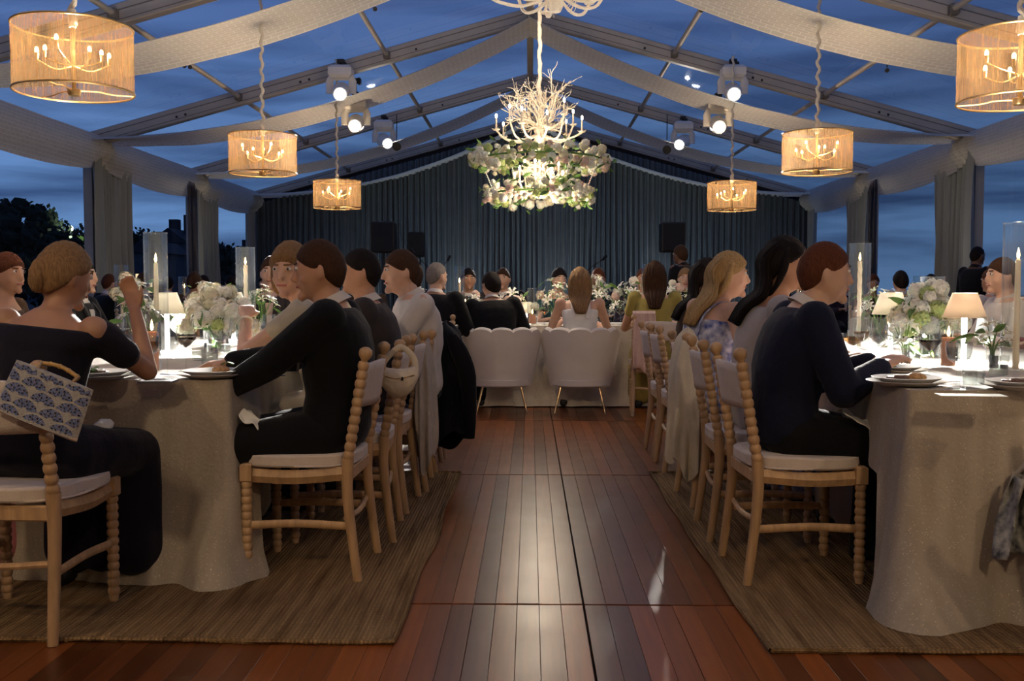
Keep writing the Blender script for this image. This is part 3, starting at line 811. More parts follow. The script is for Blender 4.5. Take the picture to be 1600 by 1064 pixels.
def chain_down(root, z0, z1):
    g = G(); pts = []; rs = []; n = int((z1-z0)/.02)
    for k in range(n+1):
        pts.append((.018*noise.noise(V((3, 1, k*.21))), .012*noise.noise(V((7, 1, k*.25))), z0+(z1-z0)*k/n)); rs.append(.020+.009*noise.noise(V((1, 5, k*.5))))
    g.tube(pts, rs, 8); g.build('chain_sleeve', M['chain'], root)
CHY = 9.7
c0 = at(843, 300, CHY); zt = at(843, 220, CHY).z
ch = thing('coral_chandelier', 'white coral chandelier with two floral rings over the head table', 'chandelier', (c0.x, CHY, 0))
zA = at(843, 205, CHY).z; zB = at(843, 289, CHY).z
coral_tier(ch, zA-.02, .42, .80, 11, 11)
coral_tier(ch, zB-.02, .24, .42, 9, 23)
z1 = at(843, 250, CHY).z; z2 = at(843, 303, CHY).z
flower_ring(ch, z1, .585, .105, 235, 5)
flower_ring(ch, z2, .46, .10, 185, 6)
chain_down(ch, zA+.1, APEX-.12)
for k in range(6):
    a = k*PI/3+.0; g = G()
    for j in range(16):
        t = j/15; r_ = .55+(.45-.55)*t; g.ball((r_*math.cos(a), r_*math.sin(a), z1-.05+(z2-z1+.08)*t), .008, 6, 4)
    o = g.build('bead_strand', M['petal_white'], ch); o['kind'] = 'stuff'
nc = at(868, 20, 5.9)
for z_, w_ in ((zA+.75, CHAND_W), (zA-.28, CHAND_W), (zB-.30, CHAND_W*1.5)):
    ld = bpy.data.lights.new('chandelier_glow', 'POINT'); ld.energy = w_; ld.color = (1, .82, .62); ld.shadow_soft_size = .12
    lo = bpy.data.objects.new('chandelier_glow', ld); COL.objects.link(lo); lo.location = (c0.x, CHY-.45, z_)
ch2 = thing('coral_chandelier', 'nearer white coral chandelier, only its lowest twigs showing at the top edge', 'chandelier', (nc.x, 5.9, 0))
zz = at(868, 16, 5.9).z
ld = bpy.data.lights.new('chandelier_glow', 'POINT'); ld.energy = CHAND_W; ld.color = (1, .82, .62); ld.shadow_soft_size = .12
lo = bpy.data.objects.new('chandelier_glow', ld); COL.objects.link(lo); lo.location = (nc.x, 5.9, zz+.5)
# unseen pendants added behind the camera for warm light from the front
for k_, (x_, y_) in enumerate(((-2.65, 1.55), (2.75, 1.5), (-2.65, -2.5), (2.75, -2.5))):
    o = dup(pend, (x_, y_, 2.75), k_, ('added thread drum pendant behind the camera to the near left', 'added thread drum pendant behind the camera to the near right', 'added thread drum pendant behind the camera to the far left', 'added thread drum pendant behind the camera to the far right')[k_], 'thread drum pendants')
    pendant_light(V((x_, y_, 2.75)))
coral_tier(ch2, zz+.10, .40, .8, 9, 41)
chain_down(ch2, zz+.2, APEX-.12)
# ------------------------------------------------------------------ moving-head spotlights and pin lights
def moving_head(px, py, Y, aim, label, s=1.0, power=None, col=(1, .95, .88), size=11):
    p = at(px, py, Y)
    t = thing('moving_spotlight', label, 'spotlight', p, 0, 'white moving spotlights on the rafters')
    top = roofz(p.x)-.22-p.z
    G().box((0, 0, .10*s), (.24*s, .17*s, .13*s), bev=.03*s).build('base_box', M['white_fix'], t)
    g = G(); g.tube([(0, 0, .16*s), (0, 0, max(.2*s, top))], .018, 8); g.box((0, 0, .21*s), (.10, .06, .06), None, 0, .01); g.box((.05, 0, max(.2*s, top)-.04), (.05, .08, .09), None, 0, .01)
    g.build('clamp', M['alu_dark'], t)
    d = (V(aim)-p).normalized(); R = d.to_track_quat('-Z', 'Y').to_matrix()
    yk = G()
    yk.tube([(-.115*s, 0, -.12*s), (-.118*s, 0, .0), (-.10*s, 0, .05*s), (0, 0, .055*s), (.10*s, 0, .05*s), (.118*s, 0, 0), (.115*s, 0, -.12*s)], .026*s, 8, flatten=(1.6, .6))
    yk.build('yoke', M['white_fix'], t)
    hc = V((0, 0, -.10*s)); hd = G()
    hd.lathe([(0, .16*s), (.06*s, .15*s), (.088*s, .08*s), (.092*s, -.02*s), (.08*s, -.10*s), (.072*s, -.17*s), (.062*s, -.172*s)], 20, hc, R)
    hd.build('lamp_head', M['white_fix'], t)
    G().lathe([(0, -.200*s), (.03*s, -.196*s), (.052*s, -.182*s), (.061*s, -.168*s)], 20, hc, R, cap=False).build('lens', M['lens'], t)
    ld = bpy.data.lights.new('spot_beam', 'SPOT'); ld.energy = power if power else SPOT_W; ld.spot_size = math.radians(size); ld.spot_blend = .6
    ld.shadow_soft_size = .05; ld.color = col
    lo = bpy.data.objects.new('spot_beam', ld); COL.objects.link(lo); lo.location = p+hc+d*.235*s; lo.rotation_euler = d.to_track_quat('-Z', 'Y').to_euler()
moving_head(533, 128, 13.45, (-1.55, 4.7, .8), 'white moving spotlight on the left rafter, upper of the nearer pair', 1.3)
moving_head(556, 178, 13.95, (-1.6, 5.8, .8), 'white moving spotlight on the left rafter, lower of the nearer pair', 1.3)
moving_head(600, 208, 17.6, (.9, 9.9, .9), 'small white moving spotlight on the left, beside a glaring lamp', 1.35, 1500)
moving_head(1145, 128, 13.45, (1.75, 4.5, .8), 'white moving spotlight on the right rafter, upper of the nearer pair', 1.3)
moving_head(1122, 180, 13.95, (1.85, 5.6, .8), 'white moving spotlight on the right rafter, lower of the nearer pair', 1.3)
moving_head(1067, 210, 17.6, (-.9, 9.9, .9), 'small white moving spotlight on the right, beside a glaring lamp', 1.35, 1500)
def pin(px, py, Y, label, aim, power=0, s=1.0):
    p = at(px, py, Y); t = thing('pin_light', label, 'light', p, 0, 'small lights clamped to the roof frame')
    d = (V(aim)-p).normalized(); R = d.to_track_quat('-Z', 'Y').to_matrix()
    G().lathe([(0, .09*s), (.03*s, .085*s), (.035*s, .04*s), (.045*s, 0), (.04*s, -.002)], 14, (0, 0, 0), R).build('lamp_body', M['alu_dark'], t)
    G().lathe([(0, .004), (.038*s, .004)], 14, (0, 0, 0), R, cap=False).build('lens', M['led'], t)
    G().tube([(0, 0, .06*s), (0, 0, max(.12, roofz(p.x)-.12-p.z))], .008, 6).build('drop_rod', M['alu_dark'], t)
    if power:
        ld = bpy.data.lights.new('pin_beam', 'SPOT'); ld.energy = power; ld.spot_size = math.radians(70); ld.spot_blend = .8; ld.shadow_soft_size = .04; ld.color = (1, .93, .84)
        lo = bpy.data.objects.new('pin_beam', ld); COL.objects.link(lo); lo.location = p+d*.03; lo.rotation_euler = d.to_track_quat('-Z', 'Y').to_euler()
# unseen fill lamps added behind the camera to warm the near fronts
for s in (-1, 1):
    p_ = V((s*1.9, -1.6, 3.7)); aim = V((s*2.0, 5.0, .6)); d = (aim-p_).normalized(); Rm = d.to_track_quat('-Z', 'Y').to_matrix()
    t = thing('fill_flood', 'added warm fill lamp up behind the camera, %s side' % ('left' if s < 0 else 'right'), 'light', p_, 0, 'added fill lamps behind the camera')
    G().lathe([(0, .16), (.07, .15), (.10, .06), (.15, 0), (.146, -.004)], 20, (0, 0, 0), Rm).build('lamp_body', M['alu_dark'], t)
    ld = bpy.data.lights.new('fill_flood_beam', 'SPOT'); ld.energy = FILL_W; ld.spot_size = math.radians(100); ld.spot_blend = .9; ld.shadow_soft_size = .14; ld.color = (1, .74, .48)
    lo = bpy.data.objects.new('fill_flood_beam', ld); COL.objects.link(lo); lo.location = p_+d*.02; lo.rotation_euler = d.to_track_quat('-Z', 'Y').to_euler()
for s in (-1, 1):  # unseen floor lights added to lift the swags, valances and side curtains
    for y_, nm_ in ((8.9, 'nearest'), (13.0, 'middle'), (17.1, 'farthest')):
        x_ = s*5.55
        t = thing('fill_uplight', 'added black floor fill light by the %s wall, %s of three' % ('left' if s < 0 else 'right', nm_), 'light', (x_, y_, 0), 0, 'added floor lights along the side walls')
        G().box((0, 0, .07), (.2, .2, .14), bev=.02).build('fill_uplight_body', M['black_plastic'], t)
        ld = bpy.data.lights.new('fill_uplight_beam', 'SPOT'); ld.energy = POST_W; ld.spot_size = math.radians(120); ld.spot_blend = .9; ld.shadow_soft_size = .08; ld.color = (1, .88, .72)
        d = V((-s*.55, .0, 1)).normalized(); lo = bpy.data.objects.new('fill_uplight_beam', ld); COL.objects.link(lo); lo.location = (x_, y_, .16); lo.rotation_euler = d.to_track_quat('-Z', 'Y').to_euler()
for x_ in (-3.6, -1.5, .6, 2.7, 4.6):  # unseen floor lights added to brighten the backdrop pleats
    t = thing('fill_uplight', 'added black floor fill light at the backdrop, %s' % {-3.6: 'leftmost of five', -1.5: 'second from the left', .6: 'middle of five', 2.7: 'second from the right', 4.6: 'rightmost of five'}[x_], 'light', (x_, 20.4, 0), 0, 'added floor lights at the backdrop')
    G().box((0, 0, .07), (.2, .2, .14), bev=.02).build('fill_uplight_body', M['black_plastic'], t)
    ld = bpy.data.lights.new('fill_uplight_beam', 'SPOT'); ld.energy = UP_W*(1.9 if abs(x_) < 3 else .8); ld.spot_size = math.radians(95); ld.spot_blend = .8; ld.shadow_soft_size = .08; ld.color = (.80, .92, 1)
    d = V((0, .55, 1)).normalized(); lo = bpy.data.objects.new('fill_uplight_beam', ld); COL.objects.link(lo); lo.location = (x_, 20.4, .16); lo.rotation_euler = d.to_track_quat('-Z', 'Y').to_euler()
pin(620, 229, 17.55, 'glaring round lamp just right of the small left moving light', (-.5, 4, .5), WASH_W, 1.7)
pin(1042, 234, 17.55, 'glaring round lamp just left of the small right moving light', (.5, 4, .5), WASH_W, 1.7)
pin(288, 103, 11.4, 'small white lamp near the left purlin, left one', (-2, 3, .5), 0, .55)
pin(297, 105, 11.55, 'small white lamp near the left purlin, right one', (-1, 3, .5), 0, .55)
pin(586, 14, 11.6, 'small white lamp at the top edge left of the ridge', (-1, 2, 0), 0, .6)
pin(1096, 16, 11.4, 'small white lamp at the top edge right of the ridge', (1, 2, 0), 0, .6)
pin(427, 196, 15.3, 'small white lamp just over the middle left pendant', (-1, 3, .5), 0, .6)
pin(1386, 110, 11.0, 'small white lamp under the right swag', (2, 3, .5), 0, .55)
pin(1232, 207, 15.2, 'small white lamp just behind the middle right pendant', (1, 3, .5), 0, .6)
# ------------------------------------------------------------------ long tables and their cloths
TZ = .755
def cloth(name, x0, x1, y0, y1, drop_fn, m, label, group=None, seed=0, pool=None):
    """cloth over a rectangular top; drop_fn(side,u) gives the hem height, pool moves the hem out"""
    per = []
    def corner(cx, cy, a0):
        for k in range(5): a = a0+k*PI/8; per.append((cx+.02*math.cos(a), cy+.02*math.sin(a), math.cos(a), math.sin(a), 'c'))
    def side(xa, ya, xb, yb, nx, ny, n, nm):
        for k in range(1, n): per.append((xa+(xb-xa)*k/n, ya+(yb-ya)*k/n, nx, ny, nm))
    r = .02; nx_ = int((x1-x0)/.022); ny_ = int((y1-y0)/.022)
    corner(x0+r, y0+r, PI); side(x0+r, y0, x1-r, y0, 0, -1, nx_, 'front')
    corner(x1-r, y0+r, -PI/2); side(x1, y0+r, x1, y1-r, 1, 0, ny_, 'right')
    corner(x1-r, y1-r, 0); side(x1-r, y1, x0+r, y1, 0, 1, nx_, 'back')
    corner(x0+r, y1-r, PI/2); side(x0, y1-r, x0, y0+r, -1, 0, ny_, 'left')
    n = len(per); nv = 26; vs = []; fs = []
    for j in range(nv+1):
        v = j/nv
        for i, (x, y, a, b, nm) in enumerate(per):
            hem = drop_fn(x, y, nm); s = x*b*7-y*a*7
            tot = TZ+.012-hem; z = TZ+.010-tot*v
            fold = noise.noise(V((x*3.2, y*3.2, seed)))*.055+noise.noise(V((x*9, y*9, seed+4)))*.02
            cr = math.exp(-(min(abs(x-x0), abs(x-x1))/.16)**2-(min(abs(y-y0), abs(y-y1))/.16)**2)
            out = .004+fold*v*(.5+v)+.02*v+.075*cr*v*v+.03*max(0, v-.8)*5*(1 if hem < .05 else .2)*(.6+noise.noise(V((x*6, y*6, 3))))
            q = V((x+a*out, y+b*out, max(z, .012)))
            if pool: q = pool(q, v, x, y, nm)
            vs.append(q)
    for j in range(nv):
        for i in range(n): fs.append((j*n+i, (j+1)*n+i, (j+1)*n+(i+1) % n, j*n+(i+1) % n))
    g = G(); g.add(vs, fs)
    fl = [V((x-a*.0, y-b*.0, TZ+.010)) for (x, y, a, b, nm) in per]
    g.add(fl, [tuple(range(n))])
    o = g.build(name, m, sharp=60); tag(o, label, 'tablecloth', group); return o
def table_frame(x0, x1, y0, y1, label):
    t = thing('banquet_table', label, 'table', ((x0+x1)/2, (y0+y1)/2, 0), 0, 'long banquet tables')
    w, d = x1-x0, y1-y0
    G().box((0, 0, TZ-.02), (w-.03, d-.03, .035), bev=.004).build('tabletop', M['wood'], t)
    for sx in (-1, 1):
        for sy in (-1, 1):
            G().tube([(sx*(w/2-.25), sy*(d/2-.3), 0), (sx*(w/2-.25), sy*(d/2-.3), TZ-.04)], .022, 8).build('leg', M['alu_dark'], t)
LT = (-2.62, -1.12, 3.66, 7.05)
RT = (1.27, 2.78, 3.33, 6.95)
HT = (-1.45, 1.58, 9.30, 10.35)
def hem_long(x, y, nm, T, aisle):
    """floor length at the two ends, short where the guests sit"""
    x0, x1, y0, y1 = T
    if nm in ('front', 'back'): return .012
    d = min(y-y0, y1-y); k = max(0, min(1, (d-.05)/.12)); k = k*k*(3-2*k)
    return .012+(.47+.03*math.sin(y*5))*k
def pool_l(q, v, x, y, nm):
    if nm in ('front', 'c') and y < LT[2]+.1 and v > .55:
        k = (v-.55)/.45; c = math.exp(-((x-LT[1])/.28)**2); q = q+V((-.05*k*c, -.05*k*k*c, 0))
        if x < -1.45: q = q+V((0, -.0*k, 0))
    return q
def pool_r(q, v, x, y, nm):
    if nm in ('front', 'c') and y < RT[2]+.1 and v > .2:
        k = (v-.2)/.8; c = math.exp(-((x-RT[0])/.45)**2); q = q+V((-.05*k*math.exp(-((x-RT[0])/.12)**2)+.05*k*c, -.07*k*k*c-.05*k*abs(math.sin(x*9+k*2))*c, 0))
    return q
table_frame(*LT, 'trestle table hidden under the left cloth')
table_frame(*RT, 'trestle table hidden under the right cloth')
table_frame(*HT, 'trestle table hidden under the head table cloth')
cloth('tablecloth', *LT, lambda x, y, nm: hem_long(x, y, nm, LT, 1), M['linen'], 'beige flecked tablecloth on the left long table, corner pooling on the rug', None, 1, pool_l)
cloth('tablecloth', *RT, lambda x, y, nm: hem_long(x, y, nm, RT, 0), M['linen'], 'beige flecked tablecloth on the right long table, swept sideways onto the rug', None, 2, pool_r)
cloth('tablecloth', *HT, lambda x, y, nm: .012, M['white_linen'], 'ivory tablecloth on the head table behind the velvet chairs', None, 3)

# ------------------------------------------------------------------ spool chairs
def spool(g, p0, p1, n, r0=.012, r1=.0205, mi=0, seg=12):
    """turned rod of beads"""
    p0 = V(p0); p1 = V(p1); d = p1-p0; R = d.to_track_quat('Z', 'Y').to_matrix(); L = d.length; pr = [(0, 0)]
    for k in range(n):
        for t in (.04, .14, .32, .5, .68, .86, .96):
            w = math.sin(PI*t)**.45; pr.append((r0+(r1-r0)*w, (k+t)*L/n))
    pr.append((0, L)); g.lathe(pr, seg, p0, R, mi); return g
def make_chair():
    t = thing('spool_chair', '', 'chair')
    # rear legs: bent lower leg then beaded post with ball finial
    for s in (-1, 1):
        x = s*.195; g = G()
        path = smooth_path([(x*1.04, -.235, 0), (x*1.02, -.215, .15), (x, -.195, .34), (x, -.198, .47)], 4)
        g.tube(path, [.0165+.0065*(i/(len(path)-1)) for i in range(len(path))], 12)
        g.build('rear_leg', M['wood'], t)
        g = G(); spool(g, (x, -.198, .465), (x, -.262, .835), 11, .0135, .0215, seg=14)
        g.lathe([(.011, 0), (.013, .008), (.023, .022), (.026, .034), (.023, .047), (.011, .056), (0, .058)], 14, (x, -.262, .832), V((0, -.064, .37)).to_track_quat('Z', 'Y').to_matrix())
        g.build('post', M['wood'], t)
        g = G(); g.box((x, .185, .415), (.044, .044, .07), bev=.006); spool(g, (x, .187, .385), (x, .187, .03), 12, .013, .0205, seg=14); g.lathe([(.0, 0), (.013, 0), (.017, .03), (.014, .035)], 12, (x, .187, 0))
        g.build('front_leg', M['wood'], t)
        g = G(); g.tube(smooth_path([(x, .18, .405), (x*1.08, 0, .402), (x, -.19, .415)], 6), .024, 4, flatten=(.55, 1.1)); g.build('side_rail', M['wood'], t)
        g = G(); g.tube(smooth_path([(x, .18, .215), (x*.98, 0, .222), (x*1.0, -.20, .215)], 6), .012, 8, flatten=(.7, 1.3)); g.build('stretcher', M['wood'], t)
    for y, z in ((.187, .405), (-.195, .405)):
        G().box((0, y, z), (.37, .022, .05), bev=.005).build('cross_rail', M['wood'], t)
    G().tube(smooth_path([(-.195, -.19, .245), (0, -.20, .235), (.195, -.19, .245)], 6), .011, 8).build('stretcher', M['wood'], t)
    def fn(d, p):
        e = 3.2; q = (abs(d.x)**e+abs(d.y)**e)**(1/e) if (abs(d.x)+abs(d.y)) > 1e-6 else 1
        h = math.hypot(d.x, d.y); k = h/q if q > 1e-6 else 1
        wx = .232-.02*(1 if d.y < 0 else 0)
        z = d.z
        zz = (abs(z)**.6)*math.copysign(1, z)
        hh = min(1, h*1.35)
        return V((d.x*k*wx*(hh/h if h > 1e-5 else 1), d.y*k*.222*(hh/h if h > 1e-5 else 1), .030*zz if z > 0 else .018*zz))
    g = G(); g.ball((0, 0, .458), 1, 40, 14, fn=fn); c = g.build('seat', M['seat'], t, sharp=0)
    g = G(); g.tube([V((math.copysign(abs(math.cos(a))**.62, math.cos(a))*.226, math.copysign(abs(math.sin(a))**.62, math.sin(a))*.216, .444)) for a in [k*PI/24 for k in range(49)]], .0045, 6, cap=False)
    g.build('piping', M['seat'], c)
    # padded back panel slung between the posts
    def bk(u, v):
        x = (u-.5)*.372; z = .665+.155*v; b = -.198-(z-.465)*.173
        return V((x, b-.028*math.cos((u-.5)*PI)-.003, z+.012*math.cos((u-.5)*PI)*(v-.3)))
    g = G(); g.grid(bk, 14, 6); g.build('backrest', M['seat'], t, solid=.020)
    return t
chair0 = make_chair(); used = [False]
def chair(x, y, rz, label, group='spool chairs at the tables'):
    if not used[0]:
        used[0] = True; chair0.location = (x, y, 0); chair0.rotation_euler = (0, 0, rz); chair0['label'] = label; chair0['group'] = group; return chair0
    return dup(chair0, (x, y, 0), rz, label, group)
LCH = [3.87, 4.42, 5.00, 5.50, 6.08, 6.62]
RCH = [3.85, 4.46, 5.16, 6.12, 6.66]
chairs = {}
Lx = [-.872, -.835, -.83, -.80, -.80, -.80]
for i, y in enumerate(LCH):
    chairs['L%d' % i] = chair(Lx[i], y, PI/2+(-.03, .05, -.04, .03, 0, .04)[i],
        ['nearest aisle-side spool chair of the left table, man in black on it',
         'spool chair with the cream crescent handbag hung on its post',
         'spool chair just behind the handbag chair at the left table',
         'spool chair at the left table with the pale shawl over its back',
         'spool chair at the left table covered by the black jacket',
         'farthest spool chair on the aisle side of the left table'][i])
Rx = [1.03, 1.02, 1.04, 1.04, 1.04]
for i, y in enumerate(RCH):
    chairs['R%d' % i] = chair(Rx[i], y, -PI/2+(.04, -.03, .05, 0, .02)[i],
        ['nearest aisle-side spool chair of the right table, man in navy on it',
         'second spool chair along the right table, its seat edge showing',
         'spool chair at the right table with the long cream shawl hanging from its post',
         'fourth spool chair along the right table, behind the shawl chair',
         'farthest spool chair on the aisle side of the right table'][i])
for i, y in enumerate((4.6, 5.5, 6.4)):
    chair(-2.92, y, -PI/2, ['outer side spool chair of the left table nearest the camera, mostly hidden', 'outer side middle spool chair of the left table, mostly hidden', 'outer side farthest spool chair of the left table, mostly hidden'][i])
    chair(3.07, y, PI/2, ['outer side spool chair of the right table nearest the camera, mostly hidden', 'outer side middle spool chair of the right table, mostly hidden', 'outer side farthest spool chair of the right table, mostly hidden'][i])
cw = chair(-1.665, 3.235, -.05, 'spool chair in the lower left foreground with the blue patterned bag on its post')
chair(-2.29, 3.28, .05, 'spool chair at the left frame edge beside the bag chair')
chair(1.845, 3.10, .0, 'spool chair cut by the lower right frame edge, patterned scarf on it')
chair(1.11, 8.84, -.06, 'spool chair at the head table with the blush pink shawl')
chair(-.87, 8.80, .04, 'spool chair at the head table under the grey haired man')
chair(-1.95, 7.50, PI, 'spool chair at the far end of the left table')
for i, x in enumerate((-.68, -.30, .30, .78, 1.22, 1.78)):
    chair(x, (10.85, 11.45, 10.85, 11.45, 10.85, 11.45)[i], PI+jit(.1), '%s spool chair on the far side of the head table' % ('leftmost', 'second', 'third', 'fourth', 'fifth', 'rightmost')[i])

# ------------------------------------------------------------------ scalloped velvet chairs
def velvet_chair(x, y, rz, label):
    t = thing('shell_chair', label, 'chair', (x, y, 0), rz, 'scalloped velvet chairs')
    n = 7
    def shell(off):
        def fn(u, v):
            th = (u-.5)*2*math.radians(112)          # 0 = straight back
            k = abs(u-.5)*2
            lob = abs(math.sin(PI*u*n))**.55
            top = .722-.13*max(0, k-.55)/.45+.030*lob
            zb = .235
            z = zb+(top-zb)*v
            fl = .265+.085*v**.9-off
            rr = fl+.008*lob*v
            return V((math.sin(th)*rr*1.02, -math.cos(th)*rr*.86+.03, z))
        return fn
    g = G(); A, B = shell(0), shell(.065); nu, nv = 112, 12
    g.grid(A, nu, nv); g.grid(lambda u, v: B(1-u, v), nu, nv)
    g.grid(lambda u, v: A(u, 1)*(1-v)+B(u, 1)*v+V((0, 0, .020*math.sin(PI*v))), nu, 5)
    for e in (0, 1): g.grid(lambda u, v: A(e, v)*(1-u)+B(e, v)*u, 2, nv)
    g.build('back_shell', M['velvet'], t, sharp=50)
    sg = G(); sg.lathe([(0, .235), (.25, .235), (.268, .25), (.27, .30), (.0, .31)], 40, (0, .03, 0)); sg.build('seat_base', M['velvet'], t)
    cu = G(); cu.lathe([(0, .31), (.215, .31), (.232, .335), (.232, .40), (.21, .425), (0, .44)], 40, (0, .05, 0)); cu.build('seat_cushion', M['velvet'], t)
    for sx in (-1, 1):
        for sy in (-1, 1):
            G().tube([(sx*.17, sy*.14+.02, .24), (sx*.225, sy*.20+.02, 0)], [.011, .006], 10).build('leg', M['gold'], t)
    return t
velvet_chair(-.255, 8.95, .04, 'left scalloped white velvet chair with gold legs, groom seated')
velvet_chair(.455, 8.95, -.06, 'right scalloped white velvet chair with gold legs, bride seated')

# ------------------------------------------------------------------ tableware
GL = {}
def glass_mesh(kind):
    if kind in GL: return GL[kind]
    g = G()
    if kind == 'wine':       # angular bowl
        pr = [(0, 0), (.034, 0), (.036, .003), (.006, .008), (.0035, .02), (.0035, .085), (.006, .092), (.022, .108), (.041, .128), (.043, .136), (.036, .175), (.031, .215), (.030, .215), (.035, .175), (.0415, .136), (.039, .129), (.02, .110), (.0, .096)]
    elif kind == 'goblet':
        pr = [(0, 0), (.034, 0), (.035, .003), (.009, .01), (.005, .03), (.008, .05), (.005, .075), (.012, .085), (.033, .10), (.041, .125), (.043, .16), (.0415, .16), (.0395, .126), (.032, .103), (0, .089)]
    elif kind == 'tumbler': pr = [(0, 0), (.030, 0), (.034, .005), (.038, .085), (.0365, .085), (.0325, .01), (0, .008)]
    elif kind == 'coupe': pr = [(0, 0), (.034, 0), (.035, .003), (.005, .008), (.004, .09), (.02, .10), (.045, .12), (.050, .15), (.0485, .15), (.044, .122), (.02, .103), (0, .095)]
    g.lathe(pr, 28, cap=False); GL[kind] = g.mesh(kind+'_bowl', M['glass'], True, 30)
    return GL[kind]
def liquid_mesh(kind, m, lo, hi):
    key = (kind, m, lo, hi)
    if key not in GL:
        prof = {'wine': [(.0, .097), (.02, .111), (.0385, .130), (.0405, .136), (.035, .175)], 'goblet': [(0, .09), (.031, .104), (.0385, .127), (.041, .155)], 'tumbler': [(0, .009), (.032, .011), (.036, .08)], 'coupe': [(0, .096), (.02, .104), (.0435, .123), (.047, .14)]}[kind]
        pr = [p for p in prof if p[1] < hi]; z0 = prof[len(pr)-1]; z1 = prof[min(len(pr), len(prof)-1)]
        k = (hi-z0[1])/max(1e-6, z1[1]-z0[1]) if z1 is not z0 else 0
        pr.append((z0[0]+(z1[0]-z0[0])*min(1, k), hi)); pr.append((0, hi))
        GL[key] = G().lathe(pr, 24, cap=False).mesh('drink', M[m], True, 30)
    return GL[key]
def glass(px, py, kind, fill, label, z=TZ+.0105, p=None, group='glasses on the tables'):
    p = p or flat(px, py, z)
    t = thing({'wine': 'wine_glass', 'goblet': 'water_goblet', 'tumbler': 'tumbler', 'coupe': 'coupe_glass'}[kind], label, 'glass', p, 0, group)
    link('glass_body', glass_mesh(kind), t)
    hi = {'wine': .142, 'goblet': .14, 'tumbler': .05, 'coupe': .135}[kind]
    if fill: link('drink', liquid_mesh(kind, fill, 0, hi), t)
    return t
def plate(px, py, food, label, p=None, r=.135, rz=0):
    p = p or flat(px, py, TZ+.0105)
    t = thing('dinner_plate', label, 'plate', p, rz, 'plates on the tables')
    G().lathe([(0, 0), (r*.62, 0), (r*.70, .004), (r*.98, .015), (r, .018), (r*.97, .019), (r*.68, .009), (0, .007)], 48, cap=False).build('charger', M['china'], t)
    g = G().lathe([(0, .0095), (r*.58, .0095), (r*.84, .026), (r*.87, .030), (r*.84, .031), (r*.58, .016), (0, .0145)], 48, cap=False); g.build('plate_dish', M['china'], t)
    random.seed(int((p.x+9)*977+p.y*31))
    if 'f' in food:
        G().ball((.03, -.01, .030), (.035, .028, .016), 14, 8, fn=lambda d, q: q*(1+.25*noise.noise(d*2.5))).build('fish_portion', M['food_brown'], t)
    if 's' in food:
        g = G()
        for k in range(36):
            c = V((-.03+jit(.035), jit(.04), .022+random.random()*.018)); a = random.random()*6; e = V((math.cos(a), math.sin(a), jit(.5)))*.016; f = V((-e.y, e.x, jit(.01)))*.7
            g.add([c-e, c+f, c+e, c-f], [(0, 1, 2, 3)])
        o = g.build('salad_leaves', M['food_green'], t, False); o['kind'] = 'stuff'
    if 'd' in food:
        G().ball((-.015, .01, .026), (.05, .035, .012), 16, 8, fn=lambda d, q: q*(1+.4*noise.noise(d*3))).build('garnish', M['food_dark'], t)
    if 'l' in food:
        g = G(); g.grid(lambda u, v: V((.05+(u-.5)*.045, .01+(v-.5)*.02, .050+.008*math.sin(PI*u))), 6, 3); g.build('lime_slice', M['food_green'], t, solid=.004)
    return t
def cutlery(p, rz, kind, label):
    p = V(p)
    t = thing(kind, label, 'cutlery', p, rz, 'cutlery on the tables')
    g = G(); g.tube([(0, -.10, .004), (0, -.03, .005), (0, .03, .005)], [.005, .0035, .003], 6, flatten=(1, .4)); g.build('handle', M['steel'], t)
    if kind == 'knife': G().box((.002, .075, .005), (.014, .09, .0015), bev=.0005).build('blade', M['steel'], t)
    else:
        g = G(); g.box((0, .045, .005), (.018, .03, .002), bev=.0006)
        for k in range(4): g.tube([(-.0075+k*.005, .058, .005), (-.0075+k*.005, .10, .007)], .0011, 4)
        g.build('tines', M['steel'], t)
    return t
def hurricane(px, py_base, Y, hgt, r, candle, label, zt=None, p=None):
    p = p or V((at(px, 450, Y).x, Y, TZ+.0105))
    t = thing('hurricane_candle', label, 'candle', p, 0, 'candles in glass cylinders')
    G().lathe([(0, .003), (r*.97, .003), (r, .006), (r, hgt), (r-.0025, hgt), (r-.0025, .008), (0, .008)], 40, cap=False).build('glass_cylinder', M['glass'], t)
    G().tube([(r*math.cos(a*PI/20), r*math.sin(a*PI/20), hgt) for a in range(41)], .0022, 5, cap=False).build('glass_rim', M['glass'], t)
    kind, ch_ = candle
    if kind == 'taper':
        c = G().lathe([(0, .008), (.013, .008), (.012, ch_*.5), (.0105, ch_-.004), (.007, ch_), (0, ch_-.002)], 16); c.build('taper', M['wax'], t)
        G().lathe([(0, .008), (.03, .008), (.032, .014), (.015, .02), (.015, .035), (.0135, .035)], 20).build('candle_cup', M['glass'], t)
    elif kind == 'twist':
        g = G(); vs = lambda u, v: V(((.0115+.0022*math.cos(3*(u*2*PI)+v*50))*math.cos(u*2*PI), (.0115+.0022*math.cos(3*(u*2*PI)+v*50))*math.sin(u*2*PI), .008+(ch_-.008)*v)); g.grid(vs, 18, 60, closed=True); g.build('taper', M['wax'], t)
    elif kind == 'pillar':
        G().lathe([(0, .008), (r*.72, .008), (r*.74, .012), (r*.74, ch_-.006), (r*.68, ch_), (r*.4, ch_-.006), (0, ch_-.010)], 24).build('pillar', M['wax_orange'], t)
    G().tube([(0, 0, ch_-.01), (.001, 0, ch_+.012)], .0012, 5).build('wick', M['alu_dark'], t)
    G().lathe([(0, 0), (.0045, .006), (.0062, .014), (.0048, .026), (.002, .038), (0, .046)], 12, (0, 0, ch_+.004)).build('flame', M['flame'], t)
    return t
